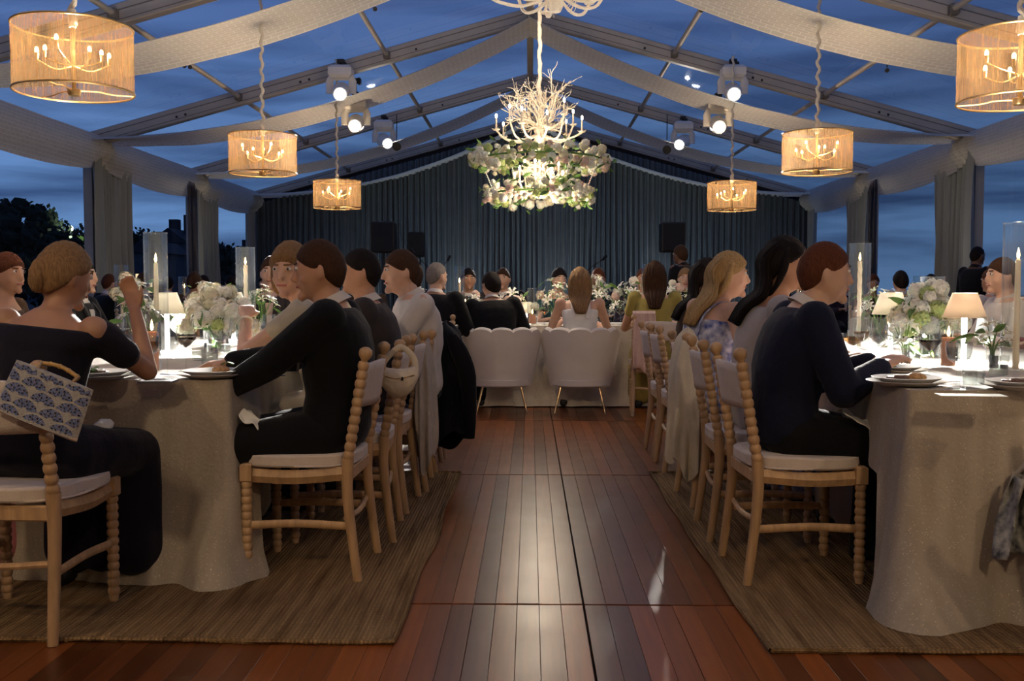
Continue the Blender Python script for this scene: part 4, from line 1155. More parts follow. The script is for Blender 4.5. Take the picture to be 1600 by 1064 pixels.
def table_lamp(px, Y, label, m='lampshade', ztop=1.085, power=None, s=1.0):
    x = at(px, 450, Y).x
    t = thing('table_lamp', label, 'table lamp', (x, Y, TZ+.0105), 0, 'small cordless lamps on the tables')
    H = ztop-TZ-.01; r0, r1, hh = .092*s, .052*s, .108*s
    G().lathe([(0, 0), (.048, 0), (.050, .004), (.048, .014), (.012, .018), (.011, H-.03), (0, H-.03)], 24).build('stem', M['acrylic'], t)
    g = G(); g.lathe([(r0, H-hh), (r0*.5+r1*.5, H-hh*.5), (r1, H)], 40, cap=False); g.build('lamp_shade', M[m], t, solid=.0015)
    for r_, z in ((r0, H-hh), (r1, H)): G().tube([(r_*math.cos(a*PI/16), r_*math.sin(a*PI/16), z) for a in range(33)], .002, 5, cap=False).build('shade_rim', M[m], t)
    ld = bpy.data.lights.new('lamp_led', 'AREA'); ld.shape = 'DISK'; ld.size = .05; ld.energy = (power or LAMP_W); ld.color = (1, .96, .90)
    lo = bpy.data.objects.new('lamp_led', ld); COL.objects.link(lo); lo.location = (x, Y, TZ+.01+H-.035); lo.parent = None
    lp = bpy.data.lights.new('lamp_glow', 'POINT'); lp.energy = (power or LAMP_W)*.45; lp.shadow_soft_size = .012; lp.color = (1, .93, .84)
    l2 = bpy.data.objects.new('lamp_glow', lp); COL.objects.link(l2); l2.location = (x, Y, TZ+.01+H-.022)
    return t
def arrangement(c, label, heads, kinds, spread, hgt, vase=(.05, .12), stems=True, seed=0, group='flower arrangements', leaves=10, size=(.8, 1.2), star=False):
    t = thing('flower_arrangement', label, 'flowers', c, 0, group); random.seed(seed)
    vr, vh = vase
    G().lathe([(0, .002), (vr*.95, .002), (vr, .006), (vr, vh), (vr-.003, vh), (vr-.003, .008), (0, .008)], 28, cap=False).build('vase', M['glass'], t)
    G().lathe([(0, .008), (vr-.004, .008), (vr-.004, vh*.6), (0, vh*.6)], 24, cap=False).build('vase_water', M['water'], t)
    st = G()
    for k in range(heads):
        a = k*2.39996+jit(.3); q = math.sqrt((k+.5)/heads); dx, dy = math.cos(a)*q*spread[0], math.sin(a)*q*spread[1]
        z = hgt[0]+(hgt[1]-hgt[0])*(1-q*q)+jit(.035); p = V((dx, dy, z))
        m = random.choices(kinds[0], kinds[1])[0]
        d = V((dx*1.2, dy*1.2, .12+jit(.08))).normalized(); rot = d.to_track_quat('Z', 'Y').to_euler()
        link('flower_head' if m in FB else 'blossom', m, t, p, rot, random.uniform(*size)*(.62 if m in FB and size[1] > 1.4 else 1))
        if stems: st.tube(smooth_path([(jit(.3)*vr, jit(.3)*vr, .02), (dx*.25, dy*.25, vh), p], 3), .002, 4)
    if stems: o = st.build('stems', M['leaf'], t); o['kind'] = 'stuff'
    for k in range(leaves):
        a = random.random()*6.28; q = random.uniform(.5, 1.05); p = V((math.cos(a)*q*spread[0], math.sin(a)*q*spread[1], random.uniform(vh, hgt[1])))
        link('leaf', LEAF, t, p, (jit(1.2), jit(1.2), a-PI/2), random.uniform(.7, 1.4))
    return t
ZT = TZ+.0105
# left table
plate(334, 590, 'fl', 'stacked stoneware plates with fish at the near corner of the left table')
plate(402, 577, 'sd', 'stoneware plates with dark salad, second from the left table corner')
plate(452, 564, 'fs', 'plate beside the cream-dressed woman on the left table')
plate(152, 592, 'sd', 'salad plate by the elbow of the woman in the navy dress')
t = thing('menu_folder', 'thin grey folder lying at the near edge of the left table', 'menu', flat(247, 597, ZT), .08)
G().box((0, 0, .004), (.118, .10, .008), bev=.002).build('cover', M['slatebook'], t)
glass(232, 592, 'goblet', 'rose_wine', 'stemmed water goblet in front of the orange candle, left table')
glass(262, 592, 'wine', None, 'empty angular wine glass standing by the grey folder')
glass(291, 580, 'wine', 'wine', 'glass of red wine near the front of the left table')
glass(216, 585, 'goblet', 'water', 'goblet just behind the bare elbow on the left table')
glass(205, 572, 'wine', None, 'wine glass behind the elbow beside the tall glass cylinder')
glass(372, 573, 'wine', 'water', 'wine glass between two plates on the left table')
glass(396, 566, 'tumbler', 'water', 'short tumbler behind the second plate of the left table')
glass(343, 566, 'coupe', 'water', 'coupe in front of the white hydrangeas, left table')
glass(312, 563, 'tumbler', 'water', 'tumbler left of the white hydrangeas, left table')
glass(421, 560, 'wine', 'water', 'wine glass near the cream-dressed woman, left table')
glass(405, 548, 'goblet', 'water', 'goblet in the middle of the left table')
glass(361, 550, 'wine', None, 'wine glass under the second lamp of the left table')
glass(328, 574, 'tumbler', 'water', 'low tumbler between red wine and plate, left table')
hurricane(244, 560, 4.95, .62, .058, ('taper', .47), 'tallest glass cylinder with lit taper on the left table')
hurricane(384, 540, 6.2, .60, .060, ('twist', .49), 'second tall glass cylinder with lit taper, beyond the left lamps')
hurricane(340, 540, 6.0, .36, .062, ('pillar', .10), 'short wide glass cylinder behind the white hydrangeas, left table')
hurricane(236, 590, 4.0, .25, .036, ('pillar', .165), 'orange pillar candle in a close glass at the left table front')
table_lamp(260, 5.15, 'table lamp with cream shade nearest the left tall cylinder')
table_lamp(364, 6.35, 'table lamp with cream shade farther along the left table')
hyd = ([FB[0], FB[1], FB[3]], (9, 3, .6))
arrangement(V((at(338, 450, 5.25).x, 5.25, ZT)), 'large white hydrangea arrangement in the middle of the left table', 64, hyd, (.20, .16), (.12, .31), (.07, .12), seed=3, leaves=8, size=(.6, 1.05))
arrangement(V((at(205, 450, 5.9).x, 5.9, ZT)), 'loose white blooms behind the left tall cylinder', 12, ([FB[1], ST[0]], (2, 3)), (.12, .10), (.25, .40), (.04, .14), seed=4)
arrangement(V((at(215, 450, 4.55).x, 4.55, ZT)), 'few pale orchids beside the navy-dressed woman', 9, ([ST[0], ST[2]], (3, 1)), (.08, .07), (.20, .35), (.025, .13), seed=14, size=(.9, 1.3))
arrangement(V((at(320, 450, 6.7).x, 6.7, ZT)), 'white blooms at the far end of the left table', 14, ([FB[1], ST[0]], (2, 3)), (.16, .10), (.22, .36), (.04, .14), seed=5)
arrangement(V((at(408, 450, 6.8).x, 6.8, ZT)), 'small cream flowers beside the far tall cylinder, left table', 12, ([ST[1], ST[0]], (2, 3)), (.12, .08), (.22, .34), (.035, .14), seed=6)
G().grid(lambda u, v: V((u-.5, v-.5, 0)), 1, 1)
cutlery(flat(404, 590, ZT), -1.4, 'fork', 'fork beside the near stacked plates, left table')
cutlery(flat(442, 575, ZT), -1.3, 'knife', 'knife by the second plate, left table')
cutlery(flat(288, 588, ZT), 1.4, 'fork', 'fork left of the near stacked plates, left table')
# right table
plate(1416, 602, 'fd', 'stacked stoneware plates with orange fish at the right table corner')
plate(1598, 608, 'dd', 'stoneware plates with dark stew at the right frame edge')
plate(1392, 583, 's', 'plate with greens under the navy man\'s hands, right table')
t = thing('menu_card', 'blank ivory card lying at the near edge of the right table', 'menu', flat(1517, 618, ZT), -.1)
G().box((0, 0, .0015), (.20, .075, .002)).build('card', M['paper'], t)
glass(1452, 588, 'wine', 'wine', 'glass of red wine near the front of the right table')
glass(1497, 608, 'goblet', 'water', 'water goblet standing on the blank card, right table')
glass(1521, 606, 'tumbler', 'water', 'tumbler beside the water goblet, right table')
glass(1372, 572, 'wine', 'water', 'wine glass just below the left white lamp, right table')
glass(1347, 566, 'wine', 'rose_wine', 'wine glass next to the twisted candle, right table')
glass(1333, 575, 'coupe', 'rose_wine', 'coupe with orange slice behind the navy man\'s hands')
glass(1396, 565, 'goblet', 'water', 'goblet in the glow of the left white lamp, right table')
glass(1538, 572, 'wine', 'water', 'wine glass right of the tan-shaded lamp')
glass(1425, 575, 'tumbler', 'water', 'tumbler behind the orange fish plate, right table')
glass(1472, 572, 'goblet', 'water', 'goblet before the hydrangeas, right table')
glass(1560, 590, 'tumbler', 'water', 'tumbler by the tall right cylinder')
hurricane(1343, 560, 5.75, .60, .060, ('twist', .50), 'tall glass cylinder with twisted lit candle, aisle end of the right table')
hurricane(1590, 600, 4.15, .61, .060, ('taper', .46), 'tall glass cylinder with taper at the right frame edge')
hurricane(1457, 560, 5.1, .40, .058, ('pillar', .08), 'short wide glass cylinder among the hydrangeas, right table')
hurricane(1484, 590, 4.3, .20, .040, ('pillar', .13), 'terracotta pillar candle behind the water goblet, right table')
table_lamp(1393, 5.1, 'table lamp with brilliant white shade on the right table')
table_lamp(1508, 4.5, 'table lamp with tan shade on the right table', 'lampshade_tan')
arrangement(V((at(1450, 450, 4.9).x, 4.9, ZT)), 'green white hydrangea arrangement between the two right table lamps', 50, ([FB[0], FB[1], FB[3]], (6, 4, 2)), (.17, .14), (.13, .33), (.06, .12), seed=8, leaves=6, size=(.6, 1.05))
arrangement(V((at(1375, 450, 6.0).x, 6.0, ZT)), 'pale lilies behind the left white lamp, right table', 14, ([ST[0], ST[2]], (3, 1)), (.14, .10), (.20, .34), (.04, .14), seed=9)
arrangement(V((at(1553, 450, 4.2).x, 4.2, ZT)), 'posy of white anemones by the right tall cylinder', 14, ([ST[0], ST[1]], (3, 1)), (.075, .06), (.10, .19), (.028, .10), seed=10, leaves=5)
arrangement(V((at(1415, 450, 4.7).x, 4.7, ZT)), 'low white lilies before the left white lamp', 10, ([ST[0]], (3,)), (.09, .07), (.08, .17), (.028, .08), seed=12, leaves=4)
cutlery(flat(1372, 592, ZT), .9, 'knife', 'knife held over the plate by the navy man')
cutlery(flat(1458, 600, ZT), -1.2, 'knife', 'knife right of the orange fish plate')
# head table
random.seed(21)
for i, (px, Y, n, sx, hz, lb) in enumerate([(655, 9.75, 10, .16, .36, 'white flowers at the left end of the head table'), (800, 9.8, 12, .16, .30, 'pale blooms behind the groom on the head table'),
        (868, 9.75, 20, .22, .42, 'tall white lilies left of the bride on the head table'), (930, 9.85, 26, .24, .46, 'highest white flower mass right of the bride'),
        (985, 9.75, 24, .22, .42, 'white and green blooms before the woman in olive'), (1058, 9.7, 22, .20, .40, 'white lilies at the right end of the head table'),
        (738, 9.9, 8, .13, .26, 'small blush flowers behind the grey haired man')]):
    arrangement(V((at(px, 450, Y).x, Y, ZT)), lb, n, ([ST[0], ST[1], FB[0], FB[2]], (9, 3, 1.6, .7)), (sx, .13), (.14, hz), (.05, .13), seed=30+i, leaves=10, size=(1.0, 1.7))
hurricane(718, 0, 9.5, .56, .050, ('taper', .40), 'glass cylinder with taper at the left end of the head table')
hurricane(727, 0, 9.42, .28, .060, ('pillar', .20), 'orange pillar candle in front of the left head table cylinder')
hurricane(832, 0, 9.6, .35, .050, ('pillar', .10), 'short glass cylinder right of the groom')
hurricane(1010, 0, 9.6, .58, .050, ('taper', .44), 'glass cylinder with taper behind the woman in olive')
hurricane(1092, 0, 9.6, .50, .042, ('taper', .42), 'glass cylinder with taper at the right end of the head table')
table_lamp(1097, 9.35, 'small lamp at the right end of the head table', power=1.5, ztop=1.04)
table_lamp(822, 9.8, 'small lamp half hidden right of the groom', power=1.5, ztop=.98)
for i, (px, fill, k) in enumerate([(838, 'water', 'goblet'), (851, 'rose_wine', 'wine'), (915, 'water', 'wine'), (955, 'water', 'goblet'), (970, 'wine', 'wine'), (1060, 'water', 'wine')]):
    glass(0, 0, k, fill, ['goblet between the two velvet chairs', 'wine glass left of the bride', 'wine glass right of the bride', 'goblet on the head table right of the bride', 'red wine on the head table by the olive-dressed woman', 'wine glass at the right end of the head table'][i], p=V((at(px, 450, 9.45).x, 9.45, ZT)))
# ------------------------------------------------------------------ people
PENDING = []
def remesh(g, name, m, parent, voxel, dec=1.0, smooth=3, loc=None, rz=None):
    o = g.build(name, m, parent, sharp=0)
    md = o.modifiers.new('r', 'REMESH'); md.mode = 'VOXEL'; md.voxel_size = voxel; md.use_smooth_shade = True
    if smooth:
        s = o.modifiers.new('s', 'SMOOTH'); s.factor = .5; s.iterations = smooth
    if dec < 1:
        d = o.modifiers.new('d', 'DECIMATE'); d.ratio = dec
    if loc is not None: o.location = loc
    if rz is not None: o.rotation_euler = (0, 0, rz)
    PENDING.append(o); return o
def ik(S, T, hint, a, b):
    d = T-S; L = min(d.length, (a+b)*.995); t = d.normalized(); x = (a*a-b*b+L*L)/(2*L); h = math.sqrt(max(0, a*a-x*x))
    hp = V(hint)-t*V(hint).dot(t)
    hp = hp.normalized() if hp.length > 1e-6 else V((0, 0, -1))
    return S+t*x+hp*h, S+t*L
def add_hand(g, w, d, nrm, side, s=1.0, curl=.5):
    """palm, four fingers of different lengths and a thumb from the side of the palm"""
    d = d.normalized(); nrm = (nrm-d*nrm.dot(d)).normalized(); lat = d.cross(nrm)*side
    g.loft([(w-d*.01, lat, nrm, .024*s, .018*s), (w+d*.02*s, lat, nrm, .032*s, .016*s), (w+d*.055*s, lat, nrm, .040*s, .014*s), (w+d*.088*s, lat, nrm, .039*s, .012*s), (w+d*.096*s, lat, nrm, .030*s, .007*s)], 14)
    for i, (o, L) in enumerate(((-.029, .068), (-.0098, .078), (.0098, .072), (.029, .056))):
        b = w+d*.082*s+lat*o*s; d1 = (d*math.cos(curl*.6)+nrm*-math.sin(curl*.6)+lat*o*3).normalized()
        m = b+d1*L*.52*s; d2 = (d*math.cos(curl*1.6)-nrm*math.sin(curl*1.6)+lat*o*3).normalized(); e = m+d2*L*.50*s
        g.bone(b, m, .0092*s, .0085*s, 8); g.bone(m, e, .0085*s, .0070*s, 8)
    b = w+d*.022*s-lat*.026*s; d1 = (d*.75-lat*.62-nrm*.25).normalized(); m = b+d1*.040*s; d2 = (d*.95-lat*.2-nrm*.35).normalized()
    g.bone(b, m, .0125*s, .0105*s, 8); g.bone(m, m+d2*.032*s, .0105*s, .0085*s, 8)
def head_rot(yaw, pitch, roll=0): return Euler((pitch, roll, yaw), 'XYZ').to_matrix()
def person(loc, rz, label, skin='fair', hair=('short', 'brown'), outfit=None, lean=.12, side=0.0, twist=0.0, head=(0, 0), hands=None, elbows=None,
           female=False, s=1.0, stand=False, voxel=.014, dec=.5, seat=.475, group=None, legs=True, hip=None, hr=1.0):
    outfit = outfit or {}
    fs = .88 if female else 1.0
    P = V((0, -.02, seat+.085)) if not stand else V((0, 0, .93*s))
    if hip: P = P+V(hip)
    up = V((math.sin(side), math.sin(lean), math.cos(lean)*math.cos(side))).normalized()
    rx = Matrix.Rotation(twist, 3, up) @ V((1, 0, 0)); rx = (rx-up*rx.dot(up)).normalized()
    fy = up.cross(rx)
    pelx = V((1, 0, 0)); TL = .50*s
    def S(t): return P+up*TL*t + V((0, -.02*math.sin(PI*t)*(1 if not stand else .3), 0))
    SH = S(.90); sw = .188*s*fs
    shl = {k: SH+rx*k*sw-fy*.005+up*-.01 for k in (-1, 1)}
    neck0 = S(.98); HR = head_rot(head[0], head[1]); HC = neck0+up*.072*s+V((0, .016, .066*s))
    if head[1] < 0: HC = HC+V((0, .03, -.015))
    hs = s*(.97 if female else 1.0)*hr
    # arm targets
    hands = hands or {}
    elbows = elbows or {}
    arms = {}
    for k in (-1, 1):
        T = hands.get(k, V((k*.16, .34, TZ+.045)) if not stand else shl[k]+V((k*.06, .05, -.53*s)))
        T = V(T)
        hint = elbows.get(k, V((k*.5, -.35, -.8)))
        E, W = ik(shl[k], T, hint, .285*s, .25*s); arms[k] = (E, W)
    if not stand:
        hips = {k: P+V((k*.088, .02, -.015)) for k in (-1, 1)}
        knees = {k: hips[k]+V((k*.045, .40*s, .0)) for k in (-1, 1)}
        for k in (-1, 1): knees[k].z = .50
        ank = {k: V((knees[k].x, knees[k].y+.03*(1 if k > 0 else -1.5), .085)) for k in (-1, 1)}
    else:
        hips = {k: P+V((k*.085, 0, -.03)) for k in (-1, 1)}
        knees = {k: V((k*.095, .01, .49*s)) for k in (-1, 1)}; ank = {k: V((k*.10, -.01, .085)) for k in (-1, 1)}
    def torso(g, inf, low=0.0, hi=1.0, tight=1.0):
        f = fs; secs = []
        prof = [(-.10, .150, .105), (0, .168, .118), (.12, .158, .112), (.28, .143 if female else .152, .102), (.45, .150 if female else .166, .112 if female else .118),
                (.62, .162 if female else .182, .118), (.78, .172 if female else .196, .108), (.88, .160 if female else .188, .085), (.94, .115, .066), (1.0, .062, .056)]
        for (t, a, b) in prof:
            if t < low-.001 or t > hi+.001: continue
            c = S(t); k = max(0, min(1, (t-.1)/.6)); xa = (pelx*(1-k)+rx*k).normalized(); ya = up.cross(xa)
            secs.append((c, xa, ya, a*s*f+inf, b*s*(.95 if female else 1)+inf))
        c, xa, ya, a, b = secs[0]; secs.insert(0, (c-up*.03, xa, ya, a*.7, b*.7))
        g.loft(secs, 22, sup=2.3)
    # --- body
    g = G(); torso(g, 0)
    for k in (-1, 1):
        E, W = arms[k]
        g.ball(shl[k], .060*s*fs, 12, 8); g.bone(shl[k], E, .050*s*fs, .040*s*fs); g.bone(E, W, .040*s*fs, .027*s*fs)
        add_hand(g, W, (W-E), V((0, 0, 1)) if abs((W-E).normalized().z) < .8 else V((0, 1, 0)), k, s*(.9 if female else 1.0))
        g.bone(hips[k], knees[k], .088*s, .058*s); g.bone(knees[k], ank[k], .055*s, .036*s)
        g.bone(ank[k]+V((0, -.02, -.03)), ank[k]+V((k*.02, .15, -.05)), .036, .028)
    g.bone(neck0-up*.04, HC+V((0, -.01, -.05)), .060*s*fs, .052*s*fs)
    def hd(d, p):
        z = d.z; x, y = p.x, p.y
        if z < 0:
            k = -z; x *= 1-.30*k*k; y = y*(1-.18*k)+.022*k*(1 if d.y > -.2 else .3)
        if d.y > .55 and -.35 < z < .25: y *= .97
        y += .010*max(0, math.exp(-((z-.18)/.12)**2))*max(0, d.y)           # brow
        return V((x, y, p.z))
    g.ball(HC, (.074*hs, .094*hs, .118*hs), 26, 20, HR, fn=hd)
    def hp(x, y, z): return HC+HR @ (V((x, y, z))*hs)
    g.bone(hp(0, .088, .022), hp(0, .106, -.022), .0085*hs, .0145*hs, 8)       # nose
    g.bone(hp(-.018, .086, -.052), hp(.018, .086, -.052), .010*hs, .010*hs, 8)   # mouth
    g.ball(hp(0, .082, -.092), .020*hs, 8, 6)                                    # chin
    for k in (-1, 1):
        g.ball(hp(k*.076, -.006, -.004), (.010*hs, .020*hs, .032*hs), 8, 8, HR)     # ears
        g.ball(hp(k*.040, .062, -.028), .020*hs, 8, 6)
    body = remesh(g, 'person', M['s_'+skin], None, voxel*.72, dec, 2, loc, rz)
    tag(body, label, 'person', group)
    # --- eyes, brows, lips
    eb = G(); ir = G(); br = G(); lp = G()
    for k in (-1, 1):
        e_ = G().ball(hp(k*.031, .0865, .018), (.0135*hs, .008*hs, .0075*hs), 10, 6, HR); e_.ball(hp(k*.031, .0935, .018), (.0058*hs, .003*hs, .0058*hs), 8, 5, HR, 1)
        e_.build('eye', [M['eye'], M['iris']], body)
        b_ = G().bone(hp(k*.016, .094, .036), hp(k*.046, .083, .038), .0040*hs, .0030*hs, 6); b_.build('eyebrow', M['h_'+hair[1]], body)
    l_ = G().bone(hp(-.020, .0935, -.053), hp(.020, .0935, -.053), .0052*hs, .0052*hs, 8); l_.build('lips', M['lips'], body)
    # --- hair
    hm = M['h_'+hair[1]]; style = hair[0]; g = G()
    def cap(th, line=-.12, nape=-.55):
        def fn(d, p):
            a = d.z*1.0-d.y*(.62 if d.z > .1 else .80)+.05*max(0, min(1, (d.z-.15)/.2))
            f = max(0, min(1, (a-line)/.16)); 
            if d.y < .1 and d.z < nape: f *= max(0, 1-(nape-d.z)/.15)
            n_ = noise.noise(V((d.x*7, d.y*7, d.z*2.2)))*.5+noise.noise(V((d.x*22, d.y*22, d.z*4)))*.35
            q = hd(d, p); k = .93+f*(.07+th+.06*n_*(th*6))
            return q*k
        return fn
    T_ = {'short': .075, 'bun': .09, 'long': .16, 'bob': .22, 'crew': .05, 'up': .14}[style]
    g.ball(HC, (.076*hs, .096*hs, .118*hs), 64, 48, HR, fn=cap(T_, -.10 if style != 'crew' else .02, -.55 if style in ('short', 'crew', 'bun', 'up') else -2))
    g.build('hair', hm, body, sharp=0)
    if style in ('bun', 'up'):
        bg_ = G(); bg_.ball(hp(.004, -.094, -.012), (.034*hs, .034*hs, .066*hs), 40, 24, HR, fn=lambda d, p: p*(1+.10*math.sin(9*math.atan2(d.y, d.x)+9*d.z)*(1-abs(d.z))+.05*noise.noise(d*6)))
        bg_.build('hair_bun', hm, body, sharp=0)
    if style in ('long', 'bob'):
        Lh = .34 if style == 'long' else .20
        bk = -up.cross(rx).normalized()
        bk = -(up.cross(rx)); 
        way = [hp(0, -.020, .085), hp(0, -.078, .030), hp(0, -.082, -.050), S(.985)-fy*.070*s, S(.86)-fy*.118*s, S(.70)-fy*.142*s]
        if style == 'bob': way = [hp(0, -.020, .085), hp(0, -.070, .030), hp(0, -.072, -.040), hp(0, -.060, -.100), S(.97)-fy*.055*s]
        path = smooth_path(way, 4); secs = []; nP = len(path)-1
        for j, c in enumerate(path):
            t = j/nP; tg = (path[min(j+1, nP)]-path[max(j-1, 0)]).normalized()
            xa = (HR @ V((1, 0, 0))*(1-t)+rx*t).normalized(); ya = tg.cross(xa).normalized()
            w = (.060+.042*math.sin(PI*min(1, t*.85+.1)))*hs*(1-.35*t**4); d_ = (.040-.016*t)*hs
            secs.append((c, xa, ya, w, d_))
        hg = G(); hg.loft(secs, 72, nz=lambda p, a: V((math.cos(a), math.sin(a), 0))*.0045*(math.sin(a*17+p.z*14)+.6*math.sin(a*31+p.z*23)))
        hg.build('hair_length', hm, body, sharp=0)
        for k in (-1, 1):
            hg = G(); pts = smooth_path([hp(k*.062, .012, .075), hp(k*.082, -.005, -.02), hp(k*.078, -.035, -.09), (hp(k*.07, -.055, -.13)+S(.97)-fy*.05)/2], 4)
            hg.tube(pts, [.020*hs+.006*math.sin(i*.5) for i in range(len(pts))], 10, flatten=(1, .7)); hg.build('hair_lock', hm, body, sharp=0)
    # --- clothes
    top = outfit.get('top'); c = M['c_'+outfit.get('col', 'black')]
    th = {'jacket': .020, 'shirt': .014, 'dress': .010, 'offshoulder': .012, 'strap': .009}[top] if top else 0
    g = G()
    if top in ('jacket', 'shirt'):
        torso(g, th, -.10, .97)
        for k in (-1, 1):
            E, W = arms[k]; d = (W-E).normalized()
            g.ball(shl[k]-up*.006-rx*k*.008, .056*s*fs+th, 12, 8); g.bone(shl[k]-up*.004, E, .050*s*fs+th, .046*s*fs+th*.9); g.bone(E, W-d*.018, .045*s*fs+th*.9, .031*s*fs+th*.8)
        remesh(g, top, c, body, voxel, dec, 2)
        cg = G(); cn = S(.965); ax = ((HC-S(.94))+fy*.03).normalized(); Rc = ax.to_track_quat('Z', 'Y').to_matrix()
        cg.lathe([(.080*s*fs, -.010), (.070*s*fs, .008), (.062*s*fs, .030), (.058*s*fs, .030), (.062*s*fs, .0)], 28, cn, Rc, cap=False)
        cg.build('collar', M['c_'+outfit.get('collar', 'white')], body)
        if top == 'jacket':
            sg = G(); a0 = S(.93)+fy*.060*s
            def lap(k):
                pts = [a0+rx*k*.048+up*.015, a0+rx*k*.075-up*.05+fy*.052, a0+rx*k*.055-up*.14+fy*.082, a0+rx*k*.012-up*.24+fy*.088]
                return pts
            sh = G(); L_, R_ = lap(-1), lap(1)
            sh.add([L_[0], L_[1]*.7+R_[1]*.3, L_[3], R_[3], R_[1]*.7+L_[1]*.3, R_[0]], [(0, 1, 2, 3, 4, 5)]); sh.build('shirt_front', M['c_'+outfit.get('collar', 'white')], body, solid=.006)
            for k in (-1, 1):
                q = lap(k); lg = G(); o_ = rx*k*.035
                lg.add([q[0]+fy*.004, q[1]+fy*.006, q[2]+fy*.006, q[3]+fy*.006, q[2]+o_+fy*.002, q[1]+o_*1.3+fy*.000, q[0]+o_*.6-fy*.01], [(0, 1, 5, 6), (1, 2, 4, 5), (2, 3, 4)])
                lg.build('lapel', c, body, solid=.006)
    elif top in ('dress', 'offshoulder', 'strap'):
        hi = {'dress': .93, 'offshoulder': .78, 'strap': .78}[top]
        torso(g, th, -.10, hi)
        if top == 'dress':
            for k in (-1, 1): g.ball(shl[k], .062*s*fs+th, 12, 8); g.bone(shl[k], shl[k]*.55+arms[k][0]*.45, .050*s*fs+th, .048*s*fs+th)
        if top == 'offshoulder':
            for k in (-1, 1): g.bone(shl[k]*.86+arms[k][0]*.14, shl[k]*.45+arms[k][0]*.55, .052*s*fs+th*1.4, .050*s*fs+th)
            g.loft([(S(.74), rx, up.cross(rx), .215*s*fs, .125*s), (S(.80), rx, up.cross(rx), .236*s*fs, .120*s), (S(.87), rx, up.cross(rx), .232*s*fs, .108*s)], 28)
        if not stand:
            for k in (-1, 1):
                g.bone(hips[k], knees[k], .115*s, .092*s); g.bone(knees[k], V((knees[k].x*.9, knees[k].y, .14)), .092*s, .115*s)
            g.bone((hips[-1]+hips[1])/2, (knees[-1]+knees[1])/2, .10, .09); g.bone((knees[-1]+knees[1])/2, V((0, knees[1].y, .15)), .09, .11)
        else:
            g.loft([(P+V((0, 0, -.02)), V((1, 0, 0)), V((0, 1, 0)), .175, .13), (V((0, 0, .4)), V((1, 0, 0)), V((0, 1, 0)), .22, .17), (V((0, 0, .06)), V((1, 0, 0)), V((0, 1, 0)), .27, .22)], 24)
        remesh(g, 'dress', c, body, voxel, dec, 2)
        if top == 'strap':
            for k in (-1, 1):
                sg = G(); x_ = rx*k*.085*fs
                sg.tube(smooth_path([S(.62)+x_*.8-fy*.128*s, S(.80)+x_*.95-fy*.118*s, S(.93)+x_*.95-fy*.060*s, S(.955)+x_*.9+fy*.01, S(.90)+x_*.9+fy*.085*s, S(.74)+x_*.8+fy*.125*s], 4), .012, 8, flatten=(1.3, .4))
                sg.build('shoulder_strap', c, body)
    if outfit.get('trousers', 'black') and top in ('jacket', 'shirt', None):
        g = G(); inf = .016
        secs = [(S(-.12), pelx, V((0, 1, 0)), .160*s, .12*s), (S(0), pelx, V((0, 1, 0)), .178*s*fs+.004, .128*s), (S(.10), pelx, V((0, 1, 0)), .165*s*fs+.004, .120*s)]; g.loft(secs, 20)
        for k in (-1, 1):
            g.bone(hips[k], knees[k], .092*s+inf, .062*s+inf); g.bone(knees[k], ank[k]+V((0, 0, .0)), .060*s+inf, .044*s+inf)
        remesh(g, 'trousers', M['c_'+outfit.get('trousers', 'black')], body, voxel*1.1, dec, 2)
    for k in (-1, 1):
        sg = G(); a_ = ank[k]; R = Matrix.Rotation(-k*.1, 3, 'Z')
        sg.loft([(a_+V((0, -.055, -.045)), V((1, 0, 0)), V((0, 0, 1)), .022, .022), (a_+V((0, -.045, -.040)), V((1, 0, 0)), V((0, 0, 1)), .036, .040), (a_+V((k*.004, .03, -.040)), V((1, 0, 0)), V((0, 0, 1)), .040, .042),
                 (a_+V((k*.012, .12, -.055)), V((1, 0, 0)), V((0, 0, 1)), .046, .028), (a_+V((k*.018, .185, -.062)), V((1, 0, 0)), V((0, 0, 1)), .036, .020), (a_+V((k*.02, .205, -.065)), V((1, 0, 0)), V((0, 0, 1)), .015, .012)], 14)
        sg.build('shoe', M['black_plastic'], body, sharp=60)
    if outfit.get('bracelet'):
        E, W = arms[outfit['bracelet']]; d = (W-E).normalized(); R = d.to_track_quat('Z', 'Y').to_matrix()
        bg2 = G(); bg2.tube([W-d*.03+R @ V((.031*math.cos(a*PI/12), .031*math.sin(a*PI/12), 0)) for a in range(25)], .005, 6, cap=False); bg2.build('bracelet', M['petal_white'], body)
    return body
J = lambda col='black', **k: dict(top='jacket', col=col, **k)
SHIRT = lambda col='white', **k: dict(top='shirt', col=col, **k)
D = lambda top, col: dict(top=top, col=col)
A = PI/2
NEARV, MIDV, FARV = .012, .015, .021
# aisle side of the left table, facing left
person((-.785, 3.87, 0), A, 'man in black jacket leaning low to the left table, nearest the aisle', 'warm', ('short', 'brown'), J('black'), lean=.015, head=(.1, -.1), hands={-1: (-.10, .43, .69), 1: (.15, .44, TZ+.05)}, voxel=NEARV, s=1.0)
person((-.90, 4.40, 0), A, 'blonde woman in cream dress with bracelet, turned toward the camera', 'fair', ('bob', 'dirty'), dict(top='dress', col='cream', bracelet=-1), lean=.24, head=(1.35, -.02), female=True, s=1.03,
       hands={-1: (-.02, .36, TZ+.22), 1: (.16, .36, TZ+.04)}, elbows={-1: (-.7, .2, -.7)}, voxel=NEARV)
LP = [person((-.80, 5.0, 0), A, 'dark haired man in charcoal jacket between cream woman and white-shirted man', 'warm', ('short', 'black'), J('blazer'), lean=.10, head=(.2, 0), voxel=MIDV)]
person((-.64, 5.52, 0), A, 'dark haired man in white shirt seen from behind at the left table', 'fair', ('short', 'brown'), SHIRT('white'), lean=.08, side=.0, twist=.35, head=(.35, -.05), voxel=NEARV, s=1.04)
